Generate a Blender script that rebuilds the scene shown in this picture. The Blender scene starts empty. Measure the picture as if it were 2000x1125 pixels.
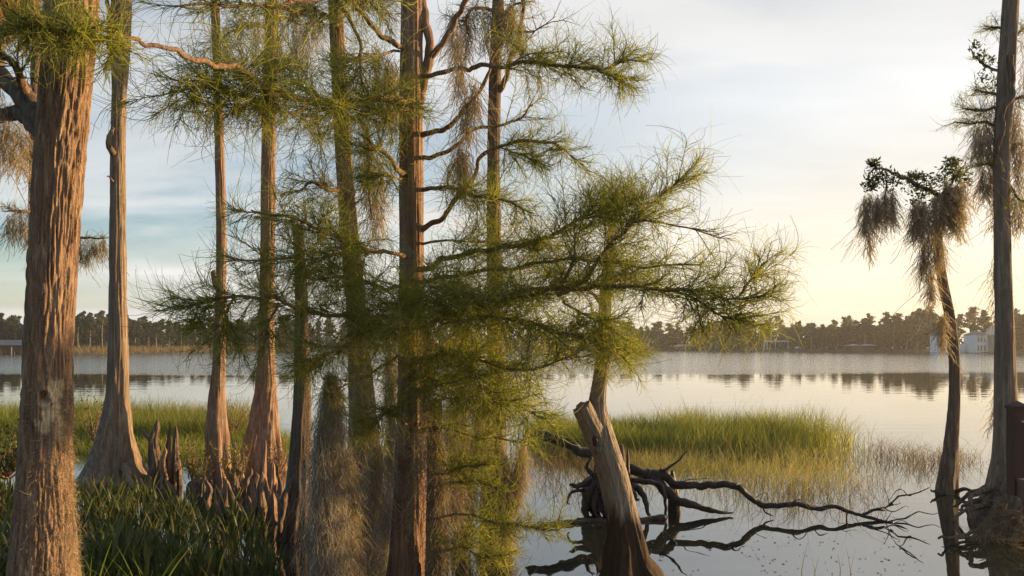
import bpy, math, random
import numpy as np

# ---------------------------------------------------------------- camera, sky, sun, exposure
F = 1600.0      # focal length in pixels of the 2000 px wide photograph
HY = 674.0      # row of the horizon
H = 2.6         # eye height above the water
SUN_AZ, SUN_EL = 70.0, 8.0
sc = bpy.context.scene
cd = bpy.data.cameras.new('camera'); cam = bpy.data.objects.new('camera', cd)
sc.collection.objects.link(cam); sc.camera = cam
cam.location = (0, 0, H); cam.rotation_euler = (math.radians(90), 0, 0)
cd.sensor_width = 36.0; cd.lens = 36.0 * F / 2000.0
cd.shift_y = (HY - 562.5) / 2000.0
cd.clip_start = 0.05; cd.clip_end = 5000

world = bpy.data.worlds.new('World'); sc.world = world; world.use_nodes = True
wn = world.node_tree; wn.nodes.clear()
def WN(t, **k):
    n = wn.nodes.new(t)
    for a, b in k.items(): setattr(n, a, b)
    return n
def wl(a, b): wn.links.new(a, b)
def wmath(op, a, b=None, c=None):
    n = WN('ShaderNodeMath', operation=op)
    for i, v in enumerate((a, b, c)):
        if v is None: continue
        if hasattr(v, 'default_value'): wl(v, n.inputs[i])
        else: n.inputs[i].default_value = v
    return n.outputs[0]
sky = WN('ShaderNodeTexSky', sky_type='NISHITA', sun_disc=False)
sky.sun_elevation = math.radians(SUN_EL); sky.sun_rotation = math.radians(SUN_AZ)
sky.air_density = 1.0; sky.dust_density = 1.0; sky.ozone_density = 2.2; sky.altitude = 0
tc = WN('ShaderNodeTexCoord'); sep = WN('ShaderNodeSeparateXYZ'); wl(tc.outputs['Generated'], sep.inputs[0])
zz = wmath('ADD', wmath('MAXIMUM', sep.outputs[2], 0.0), 0.17)
cx = wmath('DIVIDE', sep.outputs[0], zz); cy = wmath('DIVIDE', sep.outputs[1], zz)
cmb = WN('ShaderNodeCombineXYZ'); wl(cx, cmb.inputs[0]); wl(cy, cmb.inputs[1])
mp = WN('ShaderNodeMapping'); wl(cmb.outputs[0], mp.inputs[0])
mp.inputs['Rotation'].default_value = (0, 0, math.radians(24)); mp.inputs['Scale'].default_value = (0.42, 1.0, 1.0)
mp.inputs['Location'].default_value = (3.1, 1.7, 0.0)
n1 = WN('ShaderNodeTexNoise'); n1.inputs['Scale'].default_value = 0.9; n1.inputs['Detail'].default_value = 9.0
n1.inputs['Roughness'].default_value = 0.52; n1.inputs['Distortion'].default_value = 0.7; wl(mp.outputs[0], n1.inputs['Vector'])
n2 = WN('ShaderNodeTexNoise'); n2.inputs['Scale'].default_value = 2.6; n2.inputs['Detail'].default_value = 6.0
wl(mp.outputs[0], n2.inputs['Vector'])
mr = WN('ShaderNodeMapRange', interpolation_type='SMOOTHSTEP'); wl(n1.outputs['Fac'], mr.inputs[0])
mr.inputs[1].default_value = 0.42; mr.inputs[2].default_value = 0.70; mr.inputs[3].default_value = 0.05; mr.inputs[4].default_value = 0.85
# broken thin overcast: the veil is thicker towards the sunny side of the sky
sxy = wmath('ADD', wmath('MULTIPLY', sep.outputs[0], math.sin(math.radians(SUN_AZ))), wmath('MULTIPLY', sep.outputs[1], math.cos(math.radians(SUN_AZ))))
veil = wmath('MULTIPLY_ADD', sxy, 1.3, 0.0)
# cloud lit by the low sun: cream towards the sun's horizon, neutral elsewhere
low = WN('ShaderNodeMapRange', interpolation_type='SMOOTHSTEP'); wl(sep.outputs[2], low.inputs[0])
low.inputs[1].default_value = 0.30; low.inputs[2].default_value = 0.0; low.inputs[3].default_value = 0.0; low.inputs[4].default_value = 1.0
hzn = wmath('MULTIPLY', wmath('POWER', low.outputs[0], 3.0), 0.75)      # milky air close to the horizon
cover = WN('ShaderNodeClamp'); wl(wmath('ADD', wmath('ADD', mr.outputs[0], veil), hzn), cover.inputs[0]); cover.inputs[2].default_value = 0.96
bw = WN('ShaderNodeRGBToBW'); wl(sky.outputs[0], bw.inputs[0])
lum = wmath('MULTIPLY', wmath('POWER', wmath('DIVIDE', bw.outputs[0], 2.3), 0.20), wmath('MULTIPLY_ADD', n2.outputs['Fac'], 2.0, 3.15))   # cloud evens out the sky's glow
warm = wmath('MULTIPLY', low.outputs[0], wmath('MULTIPLY_ADD', wmath('MAXIMUM', sxy, 0.0), 1.0, 0.12))
wc = WN('ShaderNodeMix', data_type='RGBA'); wl(warm, wc.inputs[0]); wc.inputs[6].default_value = (.995, .995, .99, 1); wc.inputs[7].default_value = (1.08, .91, .62, 1)
cc = WN('ShaderNodeMix', data_type='RGBA', blend_type='MULTIPLY'); cc.inputs[0].default_value = 1.0
lc = WN('ShaderNodeCombineColor'); [wl(lum, lc.inputs[q]) for q in range(3)]
wl(wc.outputs[2], cc.inputs[6]); wl(lc.outputs[0], cc.inputs[7])
mx = WN('ShaderNodeMix', data_type='RGBA'); wl(cover.outputs[0], mx.inputs[0]); wl(sky.outputs[0], mx.inputs[6]); wl(cc.outputs[2], mx.inputs[7])
bg = WN('ShaderNodeBackground'); bg.inputs['Strength'].default_value = 0.102; wl(mx.outputs[2], bg.inputs[0])
wo = WN('ShaderNodeOutputWorld'); wl(bg.outputs[0], wo.inputs[0])

sl = bpy.data.lights.new('sun', 'SUN'); sun = bpy.data.objects.new('sun', sl); sc.collection.objects.link(sun)
sl.energy = 5.0; sl.angle = math.radians(0.6); sl.color = (1.0, 0.66, 0.30)
sun.rotation_euler = (math.radians(90 - SUN_EL), 0, math.radians(180 - SUN_AZ))
sun.location = (12, 9, 12)
vs = sc.view_settings; vs.view_transform = 'Standard'; vs.look = 'None'; vs.gamma = 1.0; vs.exposure = 1.15
vs.use_curve_mapping = False
sc.cycles.max_bounces = 6; sc.cycles.transparent_max_bounces = 8
sc.cycles.sample_clamp_indirect = 6.0; sc.cycles.use_denoising = True; sc.cycles.denoiser = 'OPENIMAGEDENOISE'
sc.cycles.denoising_input_passes = 'RGB_ALBEDO_NORMAL'; sc.cycles.denoising_prefilter = 'NONE'

# ---------------------------------------------------------------- helpers
rng = np.random.default_rng(11)
COL = sc.collection
ORG = {}
def P(px, py, d):                      # a photo pixel at a known distance
    return np.array([(px - 1000) / F * d, d, H - (py - HY) / F * d])
def DG(py): return H * F / (py - HY)   # distance of the water surface seen at row py
def G(px, py): return P(px, py, DG(py))

def _h(i, j, k):
    with np.errstate(over='ignore'):
        a = (i.astype(np.uint32) * np.uint32(374761393) + j.astype(np.uint32) * np.uint32(668265263) + k.astype(np.uint32) * np.uint32(2246822519))
        a = (a ^ (a >> np.uint32(13))) * np.uint32(1274126177)
        a = a ^ (a >> np.uint32(16))
    return a.astype(np.float64) / 4294967295.0
def vn(x, y, z):
    x, y, z = np.broadcast_arrays(np.asarray(x, float), np.asarray(y, float), np.asarray(z, float))
    i, j, k = [np.floor(a).astype(np.int64) for a in (x, y, z)]
    u, v, w = x - i, y - j, z - k
    u, v, w = [a * a * (3 - 2 * a) for a in (u, v, w)]
    r = 0
    for a in (0, 1):
        for b in (0, 1):
            for c in (0, 1):
                r = r + _h(i + a, j + b, k + c) * (u if a else 1 - u) * (v if b else 1 - v) * (w if c else 1 - w)
    return r
def unit(v): return v / np.maximum(np.linalg.norm(v, axis=-1, keepdims=True), 1e-9)
def rdir(n, r=None):
    return unit((r or rng).normal(size=(n, 3)))

def spline(pts, K):
    p = np.asarray(pts, float)
    if len(p) == 2: return p[0] + (p[1] - p[0]) * np.linspace(0, 1, K)[:, None]
    q = np.vstack([2 * p[0] - p[1], p, 2 * p[-1] - p[-2]])
    seg = np.linalg.norm(np.diff(p[:, :3], axis=0), axis=1) + 1e-6
    cum = np.concatenate([[0], np.cumsum(seg)])
    s = np.linspace(0, cum[-1], K)
    i = np.clip(np.searchsorted(cum, s, side='right') - 1, 0, len(seg) - 1)
    t = ((s - cum[i]) / seg[i])[:, None]
    a, b, c, d = q[i], q[i + 1], q[i + 2], q[i + 3]
    return 0.5 * (2 * b + (c - a) * t + (2 * a - 5 * b + 4 * c - d) * t * t + (3 * b - a - 3 * c + d) * t ** 3)

class MB:
    def __init__(s): s.v = []; s.q = []; s.t = []; s.n = 0
    def add(s, V, Q, tint=None):
        V = np.asarray(V, float).reshape(-1, 3); Q = np.asarray(Q, np.int64).reshape(-1, 4)
        s.v.append(V); s.q.append(Q + s.n); s.n += len(V)
        s.t.append(np.full(len(V), 0.5) if tint is None else np.broadcast_to(tint, (len(V),)).astype(float))
        return s
    def arrays(s): return np.vstack(s.v), np.vstack(s.q), np.concatenate(s.t)

def make_mesh(name, V, Q, mat, tint=None, smooth=True):
    """Q holds quads; a triangle repeats its last index."""
    me = bpy.data.meshes.new(name)
    tri = Q[:, 2] == Q[:, 3]
    cnt = np.where(tri, 3, 4); start = np.concatenate([[0], np.cumsum(cnt)[:-1]])
    mask = np.ones_like(Q, bool); mask[:, 3] = ~tri
    me.vertices.add(len(V)); me.vertices.foreach_set('co', np.ascontiguousarray(V, np.float32).ravel())
    me.loops.add(int(cnt.sum())); me.loops.foreach_set('vertex_index', Q[mask].astype(np.int32))
    me.polygons.add(len(Q)); me.polygons.foreach_set('loop_start', start.astype(np.int32))
    me.polygons.foreach_set('use_smooth', np.full(len(Q), smooth))
    if tint is not None:
        a = me.attributes.new('tint', 'FLOAT', 'POINT'); a.data.foreach_set('value', np.asarray(tint, np.float32))
    me.update(calc_edges=True)
    if mat is not None: me.materials.append(mat)
    return me
def tag(o, label=None, cat=None, group=None, kind=None):
    for k, v in (('label', label), ('category', cat), ('group', group), ('kind', kind)):
        if v: o[k] = v
    return o
def put(name, V, Q, mat, parent=None, origin=None, tint=None, smooth=True, kind=None):
    V = np.asarray(V, float)
    if parent is not None: org = ORG[parent]
    else:
        org = np.asarray(origin, float) if origin is not None else np.array([V[:, 0].mean(), V[:, 1].mean(), V[:, 2].min()])
    me = make_mesh(name, V - org, np.asarray(Q), mat, tint, smooth)
    o = bpy.data.objects.new(name, me); COL.objects.link(o)
    if parent is not None: o.parent = parent
    else: o.location = org
    ORG[o] = org
    if kind: o['kind'] = kind
    return o
def putm(name, mb, mat, **k):
    V, Q, t = mb.arrays()
    return put(name, V, Q, mat, tint=t, **k)
def thing(name, loc, label, cat, group=None):
    o = bpy.data.objects.new(name, None); COL.objects.link(o); o.location = tuple(loc); o.empty_display_size = 0.2
    ORG[o] = np.asarray(loc, float)
    return tag(o, label, cat, group)

def frames(path):
    T = unit(np.gradient(path, axis=0))
    N = np.zeros_like(T); a = np.array([1.0, 0, 0]) if abs(T[0][0]) < 0.9 else np.array([0, 1.0, 0])
    n = a - T[0] * a.dot(T[0]); n /= np.linalg.norm(n)
    for i in range(len(T)):
        n = n - T[i] * n.dot(T[i]); n /= np.linalg.norm(n); N[i] = n
    return T, N, np.cross(T, N)
def ring_quads(K, n, cap0=False, cap1=False):
    i = np.arange(K - 1)[:, None] * n; j = np.arange(n)[None, :]; j2 = (j + 1) % n
    return np.stack([i + j, i + j2, i + n + j2, i + n + j], -1).reshape(-1, 4)
def tube(path, rad, n=8, rough=0.0, seed=0.0, cap=True):
    path = np.asarray(path, float); rad = np.broadcast_to(rad, (len(path),)).astype(float)
    T, N, B = frames(path); th = np.arange(n) / n * 2 * np.pi
    R = np.repeat(rad[:, None], n, 1)
    if rough:
        R = R * (1 + rough * (vn(np.cos(th)[None] * 1.3 + path[:, :1] * 9 + seed, np.sin(th)[None] * 1.3 + path[:, 1:2] * 9, path[:, 2:] * 9) - .5) * 2)
    V = path[:, None] + R[..., None] * (np.cos(th)[None, :, None] * N[:, None] + np.sin(th)[None, :, None] * B[:, None])
    V = V.reshape(-1, 3); Q = ring_quads(len(path), n)
    if cap:
        m = len(V); V = np.vstack([V, path[0] - T[0] * rad[0] * .2, path[-1] + T[-1] * rad[-1] * .3]); j = np.arange(n); j2 = (j + 1) % n; e = (len(path) - 1) * n
        Q = np.vstack([Q, np.stack([j2, j, np.full(n, m), np.full(n, m)], -1), np.stack([e + j, e + j2, np.full(n, m + 1), np.full(n, m + 1)], -1)])
    return V, Q

def ribbons(C, W, tint):
    """C (N,K,3) centre lines, W (N,K) widths, tint (N,): thin leaves or threads."""
    N, K, _ = C.shape
    T = unit(np.gradient(C, axis=1)); R = rdir(N)[:, None, :]
    S = unit(np.cross(T, np.broadcast_to(R, T.shape))) * (W / 2)[..., None]
    V = np.stack([C - S, C + S], 2).reshape(-1, 3)
    b = (np.arange(N) * K * 2)[:, None] + (np.arange(K - 1) * 2)[None]
    Q = np.stack([b, b + 1, b + 3, b + 2], -1).reshape(-1, 4)
    return V, Q, np.repeat(tint, K * 2)

# ---------------------------------------------------------------- materials
def mat(name):
    m = bpy.data.materials.new(name); m.use_nodes = True; nt = m.node_tree; nt.nodes.clear()
    out = nt.nodes.new('ShaderNodeOutputMaterial'); bs = nt.nodes.new('ShaderNodeBsdfPrincipled')
    nt.links.new(bs.outputs[0], out.inputs[0])
    return m, nt, bs, out
def ramp(nt, fac, stops):
    r = nt.nodes.new('ShaderNodeValToRGB'); e = r.color_ramp.elements
    while len(e) < len(stops): e.new(0.5)
    for k, (p, c) in enumerate(stops): e[k].position = p; e[k].color = (*c, 1)
    nt.links.new(fac, r.inputs[0]); return r.outputs[0]
def noise(nt, vec, scale, detail=4, rough=.55, dist=0.0):
    n = nt.nodes.new('ShaderNodeTexNoise'); n.inputs['Scale'].default_value = scale; n.inputs['Detail'].default_value = detail
    n.inputs['Roughness'].default_value = rough; n.inputs['Distortion'].default_value = dist
    nt.links.new(vec, n.inputs['Vector']); return n.outputs['Fac']
def objvec(nt, scale=(1, 1, 1)):
    t = nt.nodes.new('ShaderNodeTexCoord'); m = nt.nodes.new('ShaderNodeMapping'); m.inputs['Scale'].default_value = scale
    nt.links.new(t.outputs['Object'], m.inputs[0]); return m.outputs[0]
def mixc(nt, fac, a, b, mode='MIX'):
    m = nt.nodes.new('ShaderNodeMix'); m.data_type = 'RGBA'; m.blend_type = mode
    for s, v in ((m.inputs[0], fac), (m.inputs[6], a), (m.inputs[7], b)):
        if hasattr(v, 'default_value'): nt.links.new(v, s)
        elif isinstance(v, (int, float)): s.default_value = v
        else: s.default_value = (*v, 1)
    return m.outputs[2]
def maprange(nt, v, a, b, c=0., d=1.):
    m = nt.nodes.new('ShaderNodeMapRange'); nt.links.new(v, m.inputs[0])
    for i, x in enumerate((a, b, c, d)): m.inputs[i + 1].default_value = x
    return m.outputs[0]
def bump(nt, h, bs, strength, dist=0.02):
    b = nt.nodes.new('ShaderNodeBump'); b.inputs['Strength'].default_value = strength; b.inputs['Distance'].default_value = dist
    nt.links.new(h, b.inputs['Height']); nt.links.new(b.outputs[0], bs.inputs['Normal']); return b
def attr(nt, name='tint'):
    a = nt.nodes.new('ShaderNodeAttribute'); a.attribute_name = name; return a.outputs['Fac']

def bark_mat(name, dark, mid, light, fine=26., stretch=.10, lichen=None, wet=None, scar=None):
    m, nt, bs, out = mat(name)
    v = objvec(nt, (1, 1, stretch)); v2 = objvec(nt, (1, 1, .5)); v3 = objvec(nt)
    f = noise(nt, v, fine, 6, .62, .4); g = noise(nt, v2, 3.0, 4); k = noise(nt, v3, 70, 3, .7)
    c = ramp(nt, f, [(.28, dark), (.5, mid), (.72, light)])
    c = mixc(nt, maprange(nt, g, .3, .7), c, mixc(nt, .55, c, mid))
    c = mixc(nt, maprange(nt, k, .45, .8, 0, .35), c, light)
    if lichen: c = mixc(nt, maprange(nt, noise(nt, v3, 4.5, 6, .65), .52, .66, 0, .75), c, lichen)
    if wet:    # bare, waterlogged wood below a ragged old water line
        s = nt.nodes.new('ShaderNodeSeparateXYZ'); nt.links.new(v3, s.inputs[0])
        a = nt.nodes.new('ShaderNodeMath'); a.operation = 'MULTIPLY_ADD'; nt.links.new(noise(nt, v, 12, 5), a.inputs[0]); a.inputs[1].default_value = wet[1]
        nt.links.new(s.outputs[2], a.inputs[2])
        c = mixc(nt, maprange(nt, a.outputs[0], wet[0] - .06, wet[0] + .16), mixc(nt, f, wet[2], wet[3]), c)
    if scar: c = mixc(nt, attr(nt), c, mixc(nt, noise(nt, v2, 16, 6, .7), scar[0], scar[1]))     # where the bark has come off
    nt.links.new(c, bs.inputs['Base Color']); bs.inputs['Roughness'].default_value = .9; bs.inputs['Specular IOR Level'].default_value = .2
    ad = nt.nodes.new('ShaderNodeMath'); ad.operation = 'MULTIPLY_ADD'; nt.links.new(k, ad.inputs[0]); ad.inputs[1].default_value = .35; nt.links.new(f, ad.inputs[2])
    bump(nt, ad.outputs[0], bs, .9, .03)
    return m
def leaf_mat(name, stops, trans=.4, rough=.55, patch=1.3, tcol=1.4, pw=.5):
    m, nt, bs, out = mat(name)
    t = attr(nt); g = noise(nt, objvec(nt), patch, 3)
    if name == 'far_foliage':      # each far tree has its own green
        oi = nt.nodes.new('ShaderNodeObjectInfo'); g = oi.outputs['Random']
    a = nt.nodes.new('ShaderNodeMath'); a.operation = 'MULTIPLY_ADD'; nt.links.new(g, a.inputs[0]); a.inputs[1].default_value = pw
    b = nt.nodes.new('ShaderNodeMath'); b.operation = 'MULTIPLY_ADD'; nt.links.new(t, b.inputs[0]); b.inputs[1].default_value = .75; b.inputs[2].default_value = .13 - pw * .5
    nt.links.new(b.outputs[0], a.inputs[2])
    c = ramp(nt, a.outputs[0], stops)
    nt.links.new(c, bs.inputs['Base Color']); bs.inputs['Roughness'].default_value = rough; bs.inputs['Specular IOR Level'].default_value = .25
    tr = nt.nodes.new('ShaderNodeBsdfTranslucent'); nt.links.new(mixc(nt, 1.0, c, (tcol, tcol * 1.02, tcol * .7), 'MULTIPLY'), tr.inputs[0])
    mix = nt.nodes.new('ShaderNodeMixShader'); mix.inputs[0].default_value = trans
    nt.links.new(bs.outputs[0], mix.inputs[1]); nt.links.new(tr.outputs[0], mix.inputs[2]); nt.links.new(mix.outputs[0], out.inputs[0])
    return m
def plain(name, c1, c2, scale=6, rough=.8, stretch=(1, 1, 1), metal=0., bmp=.3, spec=.3):
    m, nt, bs, out = mat(name); f = noise(nt, objvec(nt, stretch), scale, 5, .6)
    nt.links.new(ramp(nt, f, [(.3, c1), (.7, c2)]), bs.inputs['Base Color'])
    bs.inputs['Roughness'].default_value = rough; bs.inputs['Metallic'].default_value = metal; bs.inputs['Specular IOR Level'].default_value = spec
    if bmp: bump(nt, f, bs, bmp, .02)
    return m
M = {}
M['bark_red'] = bark_mat('red_bark', (.058, .034, .022), (.215, .135, .090), (.47, .33, .225), 34, .12, scar=((.34, .24, .15), (.80, .64, .45)))
M['bark_grey'] = bark_mat('grey_cypress_bark', (.060, .042, .031), (.18, .130, .095), (.42, .32, .235), 24, .05, lichen=(.25, .21, .165))
M['bark_brown'] = bark_mat('brown_cypress_bark', (.055, .034, .024), (.21, .125, .085), (.46, .31, .21), 24, .05, lichen=(.27, .215, .165))
M['bark_dark'] = bark_mat('dark_cypress_bark', (.034, .024, .018), (.12, .083, .062), (.28, .205, .155), 26, .06)
M['bark_stump'] = bark_mat('weathered_stump_bark', (.07, .055, .042), (.24, .19, .15), (.44, .37, .30), 30, .10, wet=(1.12, .8, (.016, .012, .010), (.10, .062, .042)))
M['wood_wet'] = plain('waterlogged_wood', (.010, .008, .007), (.055, .042, .034), 22, .55, (1, 1, 1), bmp=.6)
M['scar'] = plain('pale_bare_wood', (.26, .17, .10), (.56, .42, .27), 14, .85, (1, 1, .3), bmp=.5)
M['branch'] = bark_mat('branch_bark', (.06, .035, .025), (.19, .12, .08), (.36, .25, .17), 40, .5)
M['needle'] = leaf_mat('cypress_needles', [(.12, (.080, .100, .020)), (.45, (.180, .195, .042)), (.75, (.28, .265, .065)), (.96, (.40, .32, .11))], .55)
M['needle_young'] = leaf_mat('young_cypress_needles', [(.1, (.08, .095, .018)), (.5, (.155, .17, .032)), (.9, (.27, .26, .06))], .5)
M['needle_old'] = leaf_mat('brownish_cypress_needles', [(.1, (.06, .068, .018)), (.5, (.15, .13, .045)), (.9, (.30, .21, .10))], .5)
M['moss'] = leaf_mat('spanish_moss', [(.1, (.14, .11, .078)), (.5, (.30, .235, .165)), (.9, (.50, .40, .28))], .35, .9)
M['moss_grey'] = leaf_mat('grey_spanish_moss', [(.1, (.13, .11, .092)), (.5, (.29, .245, .20)), (.9, (.48, .41, .34))], .3, .9)
M['grass'] = leaf_mat('marsh_grass_blades', [(.1, (.075, .105, .018)), (.5, (.16, .185, .035)), (.9, (.30, .27, .07))], .4, .6, .7, pw=1.3)
M['reed'] = leaf_mat('golden_reed_blades', [(.1, (.12, .13, .036)), (.45, (.24, .22, .075)), (.9, (.42, .34, .16))], .4, .65, .7, pw=1.3)
M['reed_dry'] = leaf_mat('dry_reed_blades', [(.1, (.060, .042, .020)), (.5, (.15, .105, .05)), (.9, (.28, .20, .10))], .3, .7, .5)
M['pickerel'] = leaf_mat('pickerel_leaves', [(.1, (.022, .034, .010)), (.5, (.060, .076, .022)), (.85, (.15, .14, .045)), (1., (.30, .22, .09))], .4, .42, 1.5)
M['blade'] = leaf_mat('bright_grass_blades', [(.1, (.07, .12, .02)), (.9, (.16, .21, .04))], .4, .5)
M['leaf'] = leaf_mat('broad_leaves', [(.1, (.022, .036, .010)), (.5, (.055, .075, .020)), (.9, (.13, .13, .035))], .35, .45)
M['shrub'] = leaf_mat('shrub_leaves', [(.1, (.06, .075, .015)), (.5, (.13, .13, .03)), (.9, (.24, .17, .06))], .35, .5)
M['frond'] = leaf_mat('dead_palm_frond', [(.1, (.16, .085, .04)), (.9, (.40, .24, .13))], .3, .7)
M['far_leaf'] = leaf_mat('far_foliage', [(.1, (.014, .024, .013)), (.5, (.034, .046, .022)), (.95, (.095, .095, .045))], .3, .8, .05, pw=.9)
M['far_trunk'] = plain('far_trunk', (.10, .085, .07), (.24, .20, .165), .6, .9, bmp=0)
M['post'] = plain('brown_dock_timber', (.045, .022, .017), (.085, .044, .034), 5, .65, (1, 1, .15), bmp=.3)
M['fascia'] = plain('faded_dock_board', (.10, .062, .048), (.17, .11, .086), 5, .7, (.15, 1, 1), bmp=.3)
M['steel'] = plain('galvanised_steel', (.5, .5, .5), (.7, .7, .7), 30, .35, metal=1., bmp=.05)
M['wall_white'] = plain('white_render', (.66, .68, .70), (.78, .80, .82), .4, .8, bmp=0)
M['wall_green'] = plain('grey_green_siding', (.22, .25, .23), (.30, .33, .30), .4, .8, bmp=0)
M['wall_brown'] = plain('brown_siding', (.13, .10, .08), (.20, .16, .13), .4, .8, bmp=0)
M['roof'] = plain('grey_shingle', (.16, .15, .15), (.26, .24, .23), 1.0, .85, bmp=0)
M['roof_metal'] = plain('pale_metal_roof', (.42, .42, .42), (.58, .57, .55), .5, .5, bmp=0)
M['glass'] = plain('dark_window_glass', (.015, .02, .025), (.03, .035, .04), 1, .08, bmp=0, spec=.8)

# water: calm by the shore, wind-ruffled beyond about 80 m
m, nt, bs, out = mat('lake_water'); M['water'] = m
ov = objvec(nt); s = nt.nodes.new('ShaderNodeSeparateXYZ'); nt.links.new(ov, s.inputs[0])
wob = noise(nt, objvec(nt, (.012, .05, 1)), 1.0, 3)
yy = nt.nodes.new('ShaderNodeMath'); yy.operation = 'MULTIPLY_ADD'; nt.links.new(wob, yy.inputs[0]); yy.inputs[1].default_value = 26.; nt.links.new(s.outputs[1], yy.inputs[2])
far = maprange(nt, yy.outputs[0], 84., 100.)
w1 = noise(nt, objvec(nt, (.5, 1.6, 1)), 1.0, 3, .5); w2 = noise(nt, objvec(nt, (2.0, 3.4, 1)), 1.6, 3, .6); w3 = noise(nt, objvec(nt, (.25, .9, 1)), 1.0, 2)
hn = nt.nodes.new('ShaderNodeMix'); hn.data_type = 'FLOAT'; nt.links.new(far, hn.inputs[0])
c1 = nt.nodes.new('ShaderNodeMath'); c1.operation = 'MULTIPLY'; nt.links.new(w3, c1.inputs[0]); c1.inputs[1].default_value = .007
c2 = nt.nodes.new('ShaderNodeMath'); c2.operation = 'MULTIPLY_ADD'; nt.links.new(w2, c2.inputs[0]); c2.inputs[1].default_value = .022
c3 = nt.nodes.new('ShaderNodeMath'); c3.operation = 'MULTIPLY'; nt.links.new(w1, c3.inputs[0]); c3.inputs[1].default_value = .035; nt.links.new(c3.outputs[0], c2.inputs[2])
nt.links.new(c1.outputs[0], hn.inputs[2]); nt.links.new(c2.outputs[0], hn.inputs[3])
b = bump(nt, hn.outputs[0], bs, 1.0, 1.0)
bs.inputs['Base Color'].default_value = (.020, .022, .016, 1); nt.links.new(maprange(nt, far, 0., 1., .012, .10), bs.inputs['Roughness']); bs.inputs['IOR'].default_value = 2.5
m, nt, bs, out = mat('muddy_ground'); M['ground'] = m
f = noise(nt, objvec(nt), .8, 7, .65); g2 = noise(nt, objvec(nt), .05, 4)
c = mixc(nt, maprange(nt, g2, .4, .6), ramp(nt, f, [(.3, (.025, .02, .014)), (.7, (.07, .055, .035))]), ramp(nt, f, [(.3, (.035, .042, .014)), (.7, (.075, .08, .03))]))
nt.links.new(c, bs.inputs['Base Color']); bs.inputs['Roughness'].default_value = .95; bump(nt, f, bs, .6, .1)

# ---------------------------------------------------------------- ground, water, far shore
SHORE = [(-1400, 215), (-300, 222), (0, 231), (150, 233), (300, 262), (420, 320), (520, 372), (800, 410), (1220, 408), (1350, 380), (1500, 345), (1700, 297), (2000, 240), (2600, 190), (3600, 165)]
SPX = np.array([a for a, b in SHORE], float); SD = np.array([b for a, b in SHORE], float)
def shore_d(x, y):                     # distance (along the view axis) of the far waterline in the direction of (x, y)
    px = 1000 + F * x / np.maximum(y, 1e-3)
    return np.interp(px, SPX, SD)
def sm(t): t = np.clip(t, 0, 1); return t * t * (3 - 2 * t)
def ground_z(x, y):
    edge = 6.6 + 1.8 * sm((-1.2 - x) / 2.5) - 2.2 * sm((x - .5) / 3)      # near bank, wraps the thick trunk
    z = -1.0 + 1.32 * sm((edge - y) / 1.6 + .5)
    yy = np.maximum(y, 1.0); px = 1000 + F * x / yy
    sd = np.where(px < -1400, 215, np.where(px > 3600, 165, shore_d(x, yy)))
    f = sm((y - sd) / 4 + .5); f = np.where(np.abs(x) > y * 1.7, sm((np.abs(x) - 150) / 60), f)
    land = .25 + .9 * sm((y - sd) / 25) + .3 * vn(x * .05, y * .05, 3.3)
    z = np.where(y > 20, -1.0 + (land + 1.0) * f, np.maximum(z, -1.0 + (1.2) * np.where(np.abs(x) > 150, f, 0)))
    return z + .06 * (vn(x * .9, y * .9, 0) - .5)
rad = np.concatenate([np.linspace(0, 20, 60), np.geomspace(20.8, 150, 24), np.linspace(156, 460, 110), np.geomspace(470, 2400, 12)])
na = 420; th = np.arange(na) / na * 2 * np.pi
X = rad[:, None] * np.cos(th); Y = rad[:, None] * np.sin(th)
put('ground', np.stack([X, Y, ground_z(X, Y)], -1).reshape(-1, 3), ring_quads(len(rad), na), M['ground'], origin=(0, 0, 0), kind='structure')
rw = np.array([0, 30, 150, 400, 900.]); Xw = rw[:, None] * np.cos(th); Yw = rw[:, None] * np.sin(th)
put('lake_water', np.stack([Xw, Yw, 0 * Xw], -1).reshape(-1, 3), ring_quads(len(rw), na), M['water'], origin=(0, 0, 0), kind='structure')

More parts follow.
